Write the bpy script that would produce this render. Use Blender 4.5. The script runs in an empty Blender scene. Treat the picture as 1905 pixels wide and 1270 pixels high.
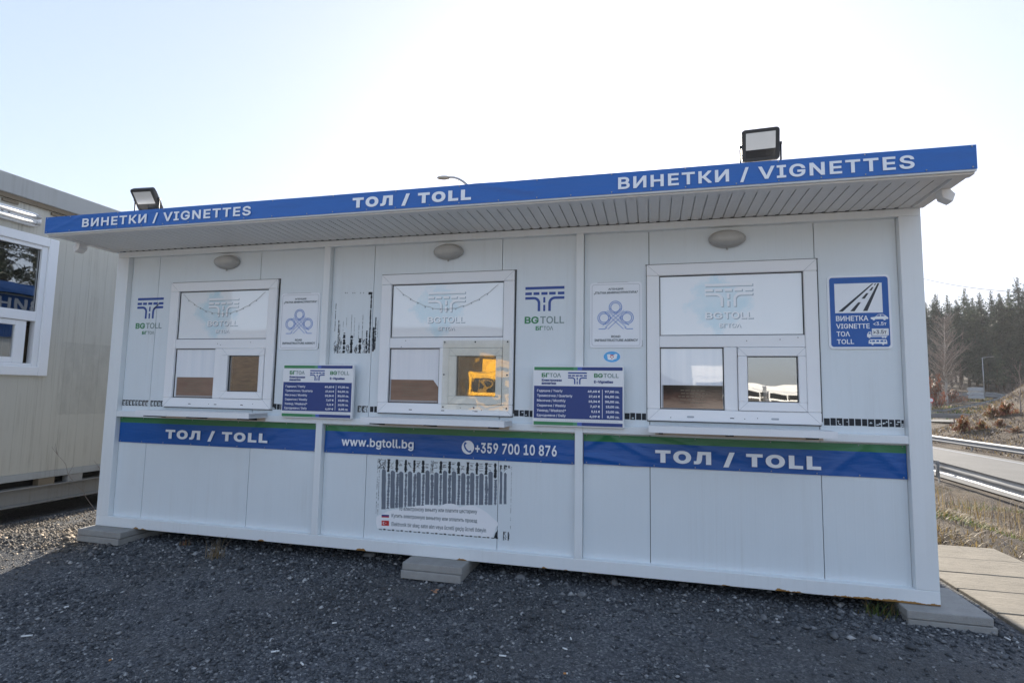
import bpy, bmesh, math, random, os
import numpy as np
from mathutils import Matrix, Vector
from mathutils.geometry import delaunay_2d_cdt

S = bpy.context.scene
COL = S.collection
rnd = random.Random(7)
NR = np.random.RandomState(11)

# ------------------------------------------------------------------ camera, sky, sun, exposure
FPX, YAW, PITCH, ROLL = 1028.4935, -0.2478, 0.0929, 0.0180
CAM = np.array([4.4859, -3.7313, 1.1518])
def cam_axes():
    cy, sy = math.cos(YAW), math.sin(YAW)
    f = np.array([sy*math.cos(PITCH), cy*math.cos(PITCH), math.sin(PITCH)])
    r = np.array([cy, -sy, 0.]); u = np.cross(r, f)
    c, s = math.cos(ROLL), math.sin(ROLL)
    return np.array([c*r + s*u, -s*r + c*u, f])
AX = cam_axes()
cd = bpy.data.cameras.new('camera'); cam = bpy.data.objects.new('camera', cd); COL.objects.link(cam)
M = Matrix.Identity(4)
for i in range(3):
    M[i][0], M[i][1], M[i][2], M[i][3] = AX[0][i], AX[1][i], -AX[2][i], CAM[i]
cam.matrix_world = M
cd.sensor_width = 36; cd.lens = FPX/1905*36; cd.clip_start = .05; cd.clip_end = 3000
S.camera = cam

SUN_AZ, SUN_EL = math.radians(-4.0), math.radians(21)
SKY_G, SKY_T, SKY_S = .36, (1.28, 1.31, 1.45), 1.22
w = bpy.data.worlds.new('World'); S.world = w; w.use_nodes = True
wn = w.node_tree; bg = wn.nodes['Background']
sky = wn.nodes.new('ShaderNodeTexSky'); sky.sky_type = 'NISHITA'; sky.sun_disc = False
sky.sun_elevation = SUN_EL; sky.sun_rotation = SUN_AZ
sky.altitude = 300; sky.air_density = 1.0; sky.dust_density = 1.2; sky.ozone_density = 1.0
gm = wn.nodes.new('ShaderNodeGamma'); gm.inputs['Gamma'].default_value = SKY_G   # hazy winter sky: the glow round the sun is spread out
mu = wn.nodes.new('ShaderNodeMix'); mu.data_type = 'RGBA'; mu.blend_type = 'MULTIPLY'; mu.inputs[0].default_value = 1; mu.inputs[7].default_value = SKY_T+(1,)
hs = wn.nodes.new('ShaderNodeHueSaturation'); hs.inputs['Saturation'].default_value = SKY_S
wn.links.new(sky.outputs[0], gm.inputs[0]); wn.links.new(gm.outputs[0], mu.inputs[6]); wn.links.new(mu.outputs[2], hs.inputs['Color']); wn.links.new(hs.outputs[0], bg.inputs[0]); bg.inputs[1].default_value = 0.13
sd = bpy.data.lights.new('sun', 'SUN'); sun = bpy.data.objects.new('sun', sd); COL.objects.link(sun)
sd.energy = 3.3; sd.angle = math.radians(.55); sd.color = (1, .91, .78)
sun.rotation_euler = Vector((math.sin(SUN_AZ)*math.cos(SUN_EL), math.cos(SUN_AZ)*math.cos(SUN_EL), math.sin(SUN_EL))).to_track_quat('Z', 'Y').to_euler()
S.view_settings.view_transform = 'Standard'; S.view_settings.look = 'None'
S.view_settings.exposure = 1.82; S.view_settings.gamma = 1
S.render.engine = 'CYCLES'; S.cycles.use_denoising = True; S.cycles.max_bounces = 8; S.cycles.transparent_max_bounces = 12

# ------------------------------------------------------------------ measuring on known planes of the place
def ray(px, py):
    d = np.array([(px-952.5)/FPX, (635-py)/FPX, 1.]) @ AX
    return d
def at(px, py, ax, val):
    d = ray(px, py); i = 'xyz'.index(ax); t = (val-CAM[i])/d[i]
    return CAM + t*d
def deep(px, py, Z): return CAM + ray(px, py)*Z

# ------------------------------------------------------------------ materials
MATS = {}
class NT:
    def __init__(s, name):
        m = bpy.data.materials.new(name); m.use_nodes = True; s.m = m; s.t = m.node_tree; s.n = s.t.nodes
        s.b = s.n['Principled BSDF']; MATS[name] = m
    def new(s, ty, **k):
        x = s.n.new(ty)
        for a, b in k.items(): setattr(x, a, b)
        return x
    def link(s, a, b): s.t.links.new(a, b)
    def coord(s, sc=(1, 1, 1), kind='Object'):
        tc = s.new('ShaderNodeTexCoord'); mp = s.new('ShaderNodeMapping'); mp.inputs['Scale'].default_value = sc
        s.link(tc.outputs[kind], mp.inputs[0]); return mp.outputs[0]
    def noise(s, vec, scale, detail=5, rough=.6):
        x = s.new('ShaderNodeTexNoise'); x.inputs['Scale'].default_value = scale; x.inputs['Detail'].default_value = detail; x.inputs['Roughness'].default_value = rough
        s.link(vec, x.inputs[0]); return x.outputs[0]
    def ramp(s, fac, stops):
        r = s.new('ShaderNodeValToRGB'); e = r.color_ramp.elements
        while len(e) < len(stops): e.new(.5)
        for q, (p, c) in zip(e, stops): q.position = p; q.color = (c, c, c, 1) if not isinstance(c, tuple) else tuple(c)+(1,)
        s.link(fac, r.inputs[0]); return r.outputs[0]
    def mix(s, fac, a, b, mode='MIX'):
        x = s.new('ShaderNodeMix', data_type='RGBA', blend_type=mode)
        for v, i in ((fac, 0), (a, 6), (b, 7)):
            if isinstance(v, (int, float)): x.inputs[i].default_value = v
            elif isinstance(v, tuple): x.inputs[i].default_value = v+(1,)
            else: s.link(v, x.inputs[i])
        return x.outputs[2]
    def math(s, op, a, b=0.):
        x = s.new('ShaderNodeMath', operation=op)
        for v, i in ((a, 0), (b, 1)):
            if isinstance(v, (int, float)): x.inputs[i].default_value = v
            else: s.link(v, x.inputs[i])
        return x.outputs[0]
    def bump(s, h, st, dist=.01):
        x = s.new('ShaderNodeBump'); x.inputs['Strength'].default_value = st; x.inputs['Distance'].default_value = dist
        s.link(h, x.inputs['Height']); s.link(x.outputs[0], s.b.inputs['Normal'])
    def col(s, c):
        if isinstance(c, tuple): s.b.inputs['Base Color'].default_value = c+(1,)
        else: s.link(c, s.b.inputs['Base Color'])
    def rough(s, v, metal=0):
        if isinstance(v, (int, float)): s.b.inputs['Roughness'].default_value = v
        else: s.link(v, s.b.inputs['Roughness'])
        s.b.inputs['Metallic'].default_value = metal
def plain(name, c, rough=.5, var=.12, scale=18, metal=0, bump=0, bscale=60, sc=(1, 1, 1)):
    k = NT(name); v = k.coord(sc); n = k.noise(v, scale)
    k.col(k.mix(n, tuple(x*(1-var) for x in c), tuple(min(1, x*(1+var)) for x in c))); k.rough(rough, metal)
    if bump: k.bump(k.noise(k.coord(), bscale), bump)
    return k.m
def painted(name, c, streak=.10, dirt=(.36, .33, .27), ribs=0, amount=.5, rough=.42):
    """painted sheet steel: fine vertical rain streaks, blotches, a few scuffs"""
    k = NT(name)
    v1 = k.coord((26, 26, .55)); s1 = k.ramp(k.noise(v1, 1.3, 4), [(.48, 0.), (.78, 1.)])
    v2 = k.coord((1, 1, 1)); s2 = k.ramp(k.noise(v2, 1.7, 6, .65), [(.42, 0.), (.75, 1.)])
    f = k.math('MULTIPLY', k.math('MULTIPLY', s1, s2), amount)
    base = k.mix(k.noise(v2, 3., 4), tuple(x*(1-streak*.6) for x in c), c)
    col = k.mix(f, base, dirt)
    sc = k.ramp(k.noise(v2, 90, 3), [(.73, 0.), (.76, .55)])
    sc = k.math('MULTIPLY', sc, k.ramp(k.noise(v2, 4, 2), [(.55, 0.), (.65, 1.)]))
    col = k.mix(sc, col, tuple(x*.45 for x in dirt))
    k.col(col); k.rough(k.math('ADD', k.math('MULTIPLY', k.noise(v2, 9), .2), rough-.1))
    if ribs:
        vv = k.coord((ribs, 0, 0)); wv = k.new('ShaderNodeTexWave', wave_type='BANDS', bands_direction='X'); wv.inputs['Scale'].default_value = 1
        k.link(vv, wv.inputs[0]); wv.inputs['Distortion'].default_value = 0
        h = k.math('ADD', k.ramp(wv.outputs[1], [(.90, 0.), (1., 1.)]), k.math('MULTIPLY', k.noise(v2, 2.2, 2), .9))
        k.bump(h, .10, .004)
    else: k.bump(k.noise(v2, 6, 3), .08, .004)
    return k
painted('panel_paint', (.765, .82, .845), ribs=6.3, amount=.2)
# frame steel with rust creeping up from the bottom edge
k = painted('frame_paint', (.835, .865, .87), amount=.25)
tc = k.new('ShaderNodeTexCoord'); sx = k.new('ShaderNodeSeparateXYZ'); k.link(tc.outputs['Object'], sx.inputs[0])
nz = k.noise(k.coord((2.2, 1, 1)), 1.6, 3); nf = k.noise(k.coord((9, 9, 9)), 3, 4)
edge = k.math('MULTIPLY', k.ramp(nz, [(.54, 0.), (.70, 1.)]), .033)
rx = k.ramp(k.math('SUBTRACT', sx.outputs[0], 5.2), [(.1, 0.), (.45, .017)])
edge = k.math('ADD', k.math('ADD', edge, rx), k.math('MULTIPLY', k.math('SUBTRACT', nf, .5), .035))
low = k.math('LESS_THAN', sx.outputs[2], k.math('SUBTRACT', edge, .006))
old = k.b.inputs['Base Color'].links[0].from_socket
k.col(k.mix(low, old, k.mix(nf, (.17, .075, .025), (.50, .27, .07))))
k = painted('cabin_paint', (.55, .525, .45), ribs=0, dirt=(.20, .17, .12), amount=.9)
tc = k.new('ShaderNodeTexCoord'); sx = k.new('ShaderNodeSeparateXYZ'); k.link(tc.outputs['Object'], sx.inputs[0])   # ghost of a removed board
nz = k.noise(k.coord((1, 3, 1)), 5, 5); f = k.math('MULTIPLY', k.math('MULTIPLY', k.math('GREATER_THAN', sx.outputs[1], k.math('ADD', .82, k.math('MULTIPLY', nz, .12))), k.math('LESS_THAN', sx.outputs[1], 2.3)), k.math('MULTIPLY', k.math('GREATER_THAN', sx.outputs[2], k.math('ADD', .80, k.math('MULTIPLY', nz, .06))), k.math('LESS_THAN', sx.outputs[2], 1.62)))
k.col(k.mix(k.math('MULTIPLY', f, k.ramp(nz, [(.3, .05), (.7, .35)])), k.b.inputs['Base Color'].links[0].from_socket, (.25, .24, .21)))
painted('cabin_frame', (.40, .41, .40), dirt=(.16, .14, .11), amount=.8)
painted('beam_steel', (.27, .265, .25), dirt=(.12, .08, .05), amount=.9)
painted('soffit_paint', (.86, .84, .81), amount=.25)
plain('upvc', (.87, .875, .88), .28, .03, 4)
plain('upvc_old', (.85, .86, .87), .32, .05, 4)
plain('gasket', (.025, .026, .028), .6)
plain('sealant', (.06, .06, .058), .8, .4, 40)
plain('dark_inside', (.045, .043, .04), .9)
plain('alu_sheet', (.84, .85, .86), .35, .05, 8); plain('strip_beige', (.62, .52, .42), .7, .1)
plain('black_plastic', (.02, .021, .023), .45, .2)
plain('lamp_grey', (.46, .45, .43), .4, .15, 20, .2)
plain('lamp_lens', (.50, .49, .46), .18, .12, 12)
plain('reflector', (.62, .62, .61), .25, .05, 10, .3)
plain('dark_glass', (.025, .027, .03), .08)
plain('galvanised', (.42, .43, .44), .45, .18, 9, .55)
plain('tube_white', (.82, .82, .80), .3, .04)
plain('print_white', (.86, .87, .88), .45, .02)
plain('print_navy', (.016, .050, .225), .38, .06)
plain('print_blue', (.012, .105, .40), .36, .08)
plain('print_logo_blue', (.03, .08, .33), .45, .06)
plain('print_green', (.045, .25, .10), .45, .06)
plain('print_midgreen', (.10, .33, .20), .45, .06)
plain('print_midblue', (.08, .15, .50), .45, .06)
plain('print_black', (.035, .04, .05), .5, .1)
plain('print_grey', (.13, .16, .18), .5, .1)
plain('print_knot_blue', (.06, .20, .60), .45, .06)
plain('print_grey_green', (.22, .30, .29), .45, .08)
plain('print_soft_grey', (.42, .45, .48), .4, .06)
for nm_, c_ in (('film_shade', (.36, .42, .46)), ('film_white', (.92, .93, .94))):
    plain(nm_, c_, .05, .02); MATS[nm_].node_tree.nodes['Principled BSDF'].inputs['IOR'].default_value = 1.8
plain('sign_white', (.86, .885, .92), .3, .03)
plain('print_red', (.55, .03, .03), .45, .05)
plain('sticker_blue', (.09, .42, .80), .35, .08)
plain('residue_black', (.020, .024, .03), .7, .4, 60)
plain('residue_grey', (.17, .195, .235), .75, .14, 30)
plain('paper_white', (.90, .90, .91), .7, .03)
plain('blind_white', (.92, .93, .94), .8, .04, 5)
plain('concrete', (.34, .33, .31), .9, .22, 14, 0, .5, 120)
plain('wood_dark', (.20, .16, .11), .8, .3, 6)
plain('guard_steel', (.27, .275, .28), .6, .2, 3, .15)
plain('bark', (.10, .075, .055), .95, .4, 3, 0, .6, 12, (1, 1, .3))
plain('birch_bark', (.52, .47, .42), .9, .4, 6, 0, .4, 12)
plain('twig', (.27, .22, .19), .9, .3, 6)
plain('cig_white', (.80, .80, .78), .8, .04)
plain('cig_orange', (.55, .25, .08), .8, .1)
plain('leaf_dry', (.36, .20, .12), .8, .3)
plain('truck_white', (.78, .78, .77), .3, .05); plain('truck_yellow', (.80, .42, .03), .35, .08)
plain('tyre', (.02, .02, .02), .8); plain('rust_dark', (.16, .06, .03), .8, .4, 30)
plain('garland', (.38, .37, .35), .6)
plain('sign_back', (.45, .47, .49), .5, .1)
def foliage(name, a, b, trans=.25, scale=.7):
    k = NT(name); g = k.new('ShaderNodeNewGeometry')
    n = k.noise(k.coord(), scale, 3)
    r = k.ramp(k.math('ADD', k.math('MULTIPLY', n, .95), k.math('MULTIPLY', g.outputs['Random Per Island'], .3)), [(.42, a), (.85, b)])
    k.col(r); k.rough(.65)
    t = k.new('ShaderNodeBsdfTranslucent'); k.link(r, t.inputs[0]); mx = k.new('ShaderNodeMixShader'); mx.inputs[0].default_value = trans
    k.link(k.b.outputs[0], mx.inputs[1]); k.link(t.outputs[0], mx.inputs[2]); k.link(mx.outputs[0], k.n['Material Output'].inputs[0])
foliage('pine_needles', (.012, .024, .020), (.075, .105, .072), .22, .45)
foliage('pine_light', (.025, .042, .028), (.13, .165, .10), .22, .45)
foliage('dry_grass', (.12, .085, .032), (.42, .31, .13), .35, 1.2)
foliage('green_grass', (.05, .085, .02), (.17, .22, .055), .35, 1.2)
foliage('rust_leaves', (.16, .05, .025), (.36, .15, .08), .3, 2)
foliage('pale_stems', (.20, .145, .09), (.40, .31, .20), .2, 2)
# glass: a real sheet that reflects and lets light through
k = NT('glass'); k.n.remove(k.b)
fr = k.new('ShaderNodeFresnel'); fr.inputs[0].default_value = 1.85
tr = k.new('ShaderNodeBsdfTransparent'); tr.inputs[0].default_value = (.99, 1, 1, 1)
gl = k.new('ShaderNodeBsdfGlossy'); gl.inputs['Roughness'].default_value = .01
mx = k.new('ShaderNodeMixShader'); k.link(fr.outputs[0], mx.inputs[0]); k.link(tr.outputs[0], mx.inputs[1]); k.link(gl.outputs[0], mx.inputs[2])
nb = k.new('ShaderNodeBump'); nb.inputs['Strength'].default_value = .025; nb.inputs['Distance'].default_value = .05
k.link(k.noise(k.coord(), 1.6, 2), nb.inputs['Height']); k.link(nb.outputs[0], gl.inputs['Normal'])
k.link(mx.outputs[0], k.n['Material Output'].inputs[0])
# coated glass of the small sashes: stronger mirror
k = NT('dark_pane_glass'); k.n.remove(k.b)
tr = k.new('ShaderNodeBsdfTransparent'); tr.inputs[0].default_value = (.45, .47, .47, 1)
gl = k.new('ShaderNodeBsdfGlossy'); gl.inputs['Roughness'].default_value = .012
mx = k.new('ShaderNodeMixShader'); mx.inputs[0].default_value = .42; k.link(tr.outputs[0], mx.inputs[1]); k.link(gl.outputs[0], mx.inputs[2])
nb = k.new('ShaderNodeBump'); nb.inputs['Strength'].default_value = .02; nb.inputs['Distance'].default_value = .05
k.link(k.noise(k.coord(), 2.4, 2), nb.inputs['Height']); k.link(nb.outputs[0], gl.inputs['Normal'])
k.link(mx.outputs[0], k.n['Material Output'].inputs[0])
# printed window film: white sheet with a ragged pale blue patch
k = NT('window_film'); v = k.coord()
tc = k.new('ShaderNodeTexCoord'); sx = k.new('ShaderNodeSeparateXYZ'); k.link(tc.outputs['Generated'], sx.inputs[0])
dx = k.math('ABSOLUTE', k.math('SUBTRACT', sx.outputs[0], .42)); dz = k.math('ABSOLUTE', k.math('SUBTRACT', sx.outputs[2], .52))
dd = k.math('ADD', k.math('MULTIPLY', dx, 2.2), k.math('MULTIPLY', dz, 1.0))
dd = k.math('ADD', dd, k.math('MULTIPLY', k.math('SUBTRACT', k.noise(v, 9, 6, .7), .5), 1.0))
fm = k.ramp(dd, [(.42, 1.), (.62, 0.)])
tint = k.mix(k.noise(v, 14, 4), (.66, .82, .88), (.52, .74, .83))
k.col(k.mix(k.math('MULTIPLY', fm, k.ramp(k.noise(v, 6, 4), [(.3, .35), (.7, 1.)])), (.88, .90, .91), tint)); k.rough(.03); k.b.inputs['IOR'].default_value = 2.0; k.bump(k.noise(v, 1.8, 2), .02, .05)
# brown sun-burnt paper
k = NT('backed_glass'); v = k.coord(); wv_ = k.ramp(k.noise(k.coord((14, 1, .6)), 1.5, 3), [(.3, (.80, .83, .87)), (.7, (.90, .91, .93))])
k.col(wv_); k.rough(.02); k.b.inputs['IOR'].default_value = 1.95; k.bump(k.noise(v, 2.2, 2), .02, .05)
k = NT('brown_paper'); v = k.coord((1, 1, 5)); n = k.noise(v, 6, 5)
k.col(k.mix(n, (.20, .12, .085), (.34, .23, .17))); k.rough(.08)
k = NT('burnt_paper'); tc = k.new('ShaderNodeTexCoord'); sx = k.new('ShaderNodeSeparateXYZ'); k.link(tc.outputs['Generated'], sx.inputs[0])
n = k.noise(k.coord((1, 1, 4)), 7, 5)
f = k.math('ADD', sx.outputs[2], k.math('MULTIPLY', k.math('SUBTRACT', n, .5), .7))
r = k.ramp(f, [(.15, (.30, .20, .14)), (.5, (.11, .06, .045)), (.85, (.022, .017, .016))]); k.col(r); k.rough(.08)
# acrylic sheet screwed over the middle sash
k = NT('acrylic'); k.n.remove(k.b)
tr = k.new('ShaderNodeBsdfTransparent'); tr.inputs[0].default_value = (.96, .95, .89, 1)
gl = k.new('ShaderNodeBsdfGlossy'); gl.inputs['Roughness'].default_value = .02
df = k.new('ShaderNodeBsdfDiffuse'); df.inputs[0].default_value = (.75, .72, .60, 1)
mx = k.new('ShaderNodeMixShader'); mx.inputs[0].default_value = .10; k.link(tr.outputs[0], mx.inputs[1]); k.link(gl.outputs[0], mx.inputs[2])
m2 = k.new('ShaderNodeMixShader'); k.link(k.math('MULTIPLY', k.ramp(k.noise(k.coord(), 6, 4), [(.4, .02), (.8, .3)]), .5), m2.inputs[0]); k.link(mx.outputs[0], m2.inputs[1]); k.link(df.outputs[0], m2.inputs[2])
nb = k.new('ShaderNodeBump'); nb.inputs['Strength'].default_value = .12; nb.inputs['Distance'].default_value = .05
k.link(k.noise(k.coord(), 3., 2), nb.inputs['Height']); k.link(nb.outputs[0], gl.inputs['Normal'])
k.link(m2.outputs[0], k.n['Material Output'].inputs[0])
# banner vinyl
def vinyl(name, c):
    k = NT(name); v = k.coord()
    k.col(k.mix(k.noise(v, 2.5, 4), tuple(x*.88 for x in c), c)); k.rough(.36)
    h = k.noise(k.coord((1.3, 1, 5)), 2.6, 3, .5); k.bump(h, .35, .03)
vinyl('vinyl_blue', (.004, .095, .37)); vinyl('vinyl_roof_blue', (.022, .14, .48)); vinyl('vinyl_green', (.035, .20, .075))
# ground materials
k = NT('gravel'); v = k.coord()
vor = k.new('ShaderNodeTexVoronoi'); vor.inputs['Scale'].default_value = 95; k.link(v, vor.inputs[0])
sv = k.new('ShaderNodeSeparateColor'); k.link(vor.outputs['Color'], sv.inputs[0])
stone = k.ramp(sv.outputs[0], [(.0, (.052, .056, .064)), (.55, (.105, .11, .12)), (.9, (.17, .175, .18)), (1., (.30, .30, .29))])
dirt = k.ramp(k.noise(v, 1.1, 5, .6), [(.45, 0.), (.68, .75)])
dcol = k.mix(k.noise(v, 60, 4), (.062, .06, .058), (.105, .10, .094))
k.col(k.mix(dirt, stone, dcol)); k.rough(.85)
hh = k.math('ADD', k.math('MULTIPLY', vor.outputs['Distance'], -1.), k.math('MULTIPLY', k.noise(v, 160, 3), .4)); k.bump(hh, .7, .012)
k = NT('gravel_stone'); g = k.new('ShaderNodeNewGeometry')
k.col(k.ramp(g.outputs['Random Per Island'], [(.0, (.036, .040, .046)), (.5, (.090, .096, .104)), (.82, (.165, .17, .175)), (.95, (.29, .29, .29)), (1., (.50, .50, .49))])); k.rough(.75)
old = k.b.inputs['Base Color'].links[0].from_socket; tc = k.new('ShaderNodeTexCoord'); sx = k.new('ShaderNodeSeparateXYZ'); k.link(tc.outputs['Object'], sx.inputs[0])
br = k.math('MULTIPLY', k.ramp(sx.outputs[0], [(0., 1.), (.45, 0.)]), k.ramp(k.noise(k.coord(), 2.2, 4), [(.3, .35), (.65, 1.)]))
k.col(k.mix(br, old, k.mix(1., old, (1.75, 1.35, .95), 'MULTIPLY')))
k.bump(k.noise(k.coord(), 300, 3), .3, .003)
k = NT('rock'); v = k.coord(); k.col(k.ramp(k.noise(v, 14, 6, .7), [(.3, (.10, .105, .11)), (.7, (.25, .25, .25))])); k.rough(.9); k.bump(k.noise(v, 40, 5), .6, .01)
# earth and dry grass ground; asphalt
k = NT('earth'); v = k.coord()
tc = k.new('ShaderNodeTexCoord')
c1 = k.ramp(k.noise(v, .55, 8, .7), [(.32, (.055, .038, .024)), (.5, (.11, .078, .050)), (.62, (.17, .125, .078)), (.75, (.09, .088, .036))])
c2 = k.ramp(k.noise(v, 9, 6, .75), [(.3, .55), (.7, 1.25)])
k.col(k.mix(1., c1, c2, 'MULTIPLY')); k.rough(.95); k.bump(k.noise(v, 5, 8, .8), 1., .25)
k = NT('asphalt'); v = k.coord()
k.col(k.ramp(k.noise(v, .9, 8, .7), [(.3, (.112, .110, .104)), (.7, (.148, .143, .134))])); k.rough(.85); k.bump(k.noise(v, 120, 3), .3, .01)
k = NT('paving'); v = k.coord(); gz = k.coord((1.2, 14, 1))
c = k.ramp(k.noise(gz, 3.2, 6, .65), [(.3, (.17, .15, .115)), (.66, (.285, .25, .20))])
ln = k.ramp(k.noise(k.coord((.9, 22, 1)), 2.2, 3), [(.385, .15), (.415, 1.)])
c = k.mix(ln, (.18, .155, .12), c); c = k.mix(k.ramp(k.noise(v, 34, 5, .75), [(.56, 0.), (.72, .75)]), c, (.12, .10, .08)); c = k.mix(k.ramp(k.noise(v, 3.1, 5, .7), [(.40, .45), (.62, 0.)]), c, (.17, .15, .12))
k.col(c); k.rough(.9); k.bump(k.math('ADD', ln, k.noise(v, 50, 4)), .4, .006)
k = NT('hill_scrub'); v = k.coord(); k.col(k.ramp(k.noise(v, .06, 9, .75), [(.3, (.07, .06, .042)), (.55, (.15, .115, .075)), (.75, (.08, .085, .045))])); k.rough(1)

# ------------------------------------------------------------------ mesh builder
class MB:
    def __init__(s): s.v = []; s.f = []; s.m = []; s.names = []; s.smooth = []
    def mi(s, name):
        if name not in s.names: s.names.append(name)
        return s.names.index(name)
    def add(s, vs, fs, mat, smooth=False):
        o = len(s.v); i = s.mi(mat); s.v.extend([tuple(map(float, p)) for p in vs])
        for f in fs: s.f.append(tuple(o+q for q in f)); s.m.append(i); s.smooth.append(smooth)
        return s
    def box(s, x0, x1, y0, y1, z0, z1, mat):
        vs = [(x, y, z) for z in (z0, z1) for y in (y0, y1) for x in (x0, x1)]
        return s.add(vs, [(0, 2, 3, 1), (4, 5, 7, 6), (0, 1, 5, 4), (2, 6, 7, 3), (0, 4, 6, 2), (1, 3, 7, 5)], mat)
    def quad(s, pts, mat): return s.add(pts, [tuple(range(len(pts)))], mat)
    def rect(s, x0, x1, z0, z1, y, mat): return s.quad([(x0, y, z0), (x1, y, z0), (x1, y, z1), (x0, y, z1)], mat)
    def rrect(s, x0, x1, z0, z1, y, r, mat, y1=None, n=5):
        pts = []
        for cx, cz, a0 in ((x1-r, z0+r, -90), (x1-r, z1-r, 0), (x0+r, z1-r, 90), (x0+r, z0+r, 180)):
            for i in range(n+1):
                a = math.radians(a0+90*i/n); pts.append((cx+r*math.cos(a), cz+r*math.sin(a)))
        return s.prism(pts, y, mat, y1)
    def prism(s, pts, y, mat, y1=None):
        """outline in x,z (counter-clockwise seen from the front, -y); y is the front face, y1 the back"""
        n = len(pts)
        if y1 is None: return s.quad([(x, y, z) for x, z in pts], mat)
        vs = [(x, y, z) for x, z in pts]+[(x, y1, z) for x, z in pts]
        fs = [tuple(range(n)), tuple(range(2*n-1, n-1, -1))]+[((i+1) % n, i, n+i, n+(i+1) % n) for i in range(n)]
        return s.add(vs, fs, mat)
    def tube(s, pts, r, mat, n=8, r1=None, cap=True):
        pts = [Vector(p) for p in pts]; rings = []; up0 = None
        for i, p in enumerate(pts):
            d = (pts[min(i+1, len(pts)-1)]-pts[max(i-1, 0)]).normalized()
            a = d.orthogonal().normalized() if up0 is None else (up0-d*up0.dot(d)).normalized()
            up0 = a; b = d.cross(a); t = i/max(1, len(pts)-1); rr = r if r1 is None else r+(r1-r)*t
            rings.append([p+(a*math.cos(2*math.pi*j/n)+b*math.sin(2*math.pi*j/n))*rr for j in range(n)])
        vs = [q for g in rings for q in g]; fs = []
        for i in range(len(rings)-1):
            for j in range(n): fs.append((i*n+j, i*n+(j+1) % n, (i+1)*n+(j+1) % n, (i+1)*n+j))
        if cap: fs += [tuple(range(n-1, -1, -1)), tuple(range((len(rings)-1)*n, len(rings)*n))]
        return s.add(vs, fs, mat, n > 5)
    def ellipsoid(s, c, rx, ry, rz, mat, nu=20, nv=10):
        vs = []; fs = []
        for i in range(nv+1):
            a = -math.pi/2+math.pi*i/nv
            for j in range(nu):
                b = 2*math.pi*j/nu; vs.append((c[0]+rx*math.cos(a)*math.cos(b), c[1]+ry*math.cos(a)*math.sin(b), c[2]+rz*math.sin(a)))
        for i in range(nv):
            for j in range(nu): fs.append((i*nu+j, i*nu+(j+1) % nu, (i+1)*nu+(j+1) % nu, (i+1)*nu+j))
        return s.add(vs, fs, mat, True)
    def disc(s, cx, cz, rx, rz, y, mat, n=28): return s.quad([(cx+rx*math.cos(2*math.pi*i/n), y, cz+rz*math.sin(2*math.pi*i/n)) for i in range(n)], mat)
    def ribbon(s, pts, wd, y, mat, closed=False):
        """flat stroke of width wd along a polyline in x,z"""
        P = [Vector((a, b)) for a, b in pts]; n = len(P); L = []; R = []
        for i in range(n):
            a = P[(i-1) % n] if closed or i else P[i]; b = P[(i+1) % n] if closed or i < n-1 else P[i]
            d = (b-a).normalized(); q = Vector((-d.y, d.x))*wd/2; L.append(P[i]+q); R.append(P[i]-q)
        for i in range(n if closed else n-1):
            j = (i+1) % n
            s.quad([(R[i].x, y, R[i].y), (R[j].x, y, R[j].y), (L[j].x, y, L[j].y), (L[i].x, y, L[i].y)], mat)
        return s
    def build(s, name, parent=None, bevel=0, loc=None, rot=None):
        me = bpy.data.meshes.new(name); me.from_pydata(s.v, [], s.f)
        for nme in s.names: me.materials.append(MATS[nme])
        me.polygons.foreach_set('material_index', s.m); me.polygons.foreach_set('use_smooth', s.smooth); me.update()
        return place(name, me, parent, bevel, loc, rot)
def place(name, me, parent=None, bevel=0, loc=None, rot=None):
    o = bpy.data.objects.new(name, me); COL.objects.link(o)
    if parent is not None: o.parent = parent
    if loc is not None: o.location = loc
    if rot is not None: o.rotation_euler = rot
    if bevel:
        b = o.modifiers.new('edge', 'BEVEL'); b.width = bevel; b.segments = 2; b.limit_method = 'ANGLE'; b.angle_limit = math.radians(50); b.harden_normals = False
    return o
def tag(o, label=None, cat=None, group=None, kind=None):
    for key, v in (('label', label), ('category', cat), ('group', group), ('kind', kind)):
        if v: o[key] = v
    return o
def thing(name, label, cat, loc=(0, 0, 0), rot=None, group=None):
    o = bpy.data.objects.new(name, None); COL.objects.link(o); o.location = loc; o.empty_display_size = .1
    if rot is not None: o.rotation_euler = rot
    return tag(o, label, cat, group)
def copy_tree(o, parent=None):
    c = o.copy(); COL.objects.link(c)
    if parent is not None: c.parent = parent
    for ch in list(o.children): copy_tree(ch, c)
    return c
def np_mesh(name, V, F, mats, mi=None, smooth=False):
    """V (n,3), F (m,k) arrays"""
    me = bpy.data.meshes.new(name); V = np.asarray(V, np.float32); F = np.asarray(F, np.int32); m, kk = F.shape
    me.vertices.add(len(V)); me.vertices.foreach_set('co', V.ravel()); me.loops.add(m*kk); me.loops.foreach_set('vertex_index', F.ravel())
    me.polygons.add(m); me.polygons.foreach_set('loop_start', np.arange(0, m*kk, kk, dtype=np.int32))
    for q in mats: me.materials.append(MATS[q])
    if mi is not None: me.polygons.foreach_set('material_index', np.asarray(mi, np.int32))
    if smooth: me.polygons.foreach_set('use_smooth', np.ones(m, bool))
    me.update(calc_edges=True); me.validate(); return me

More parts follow.
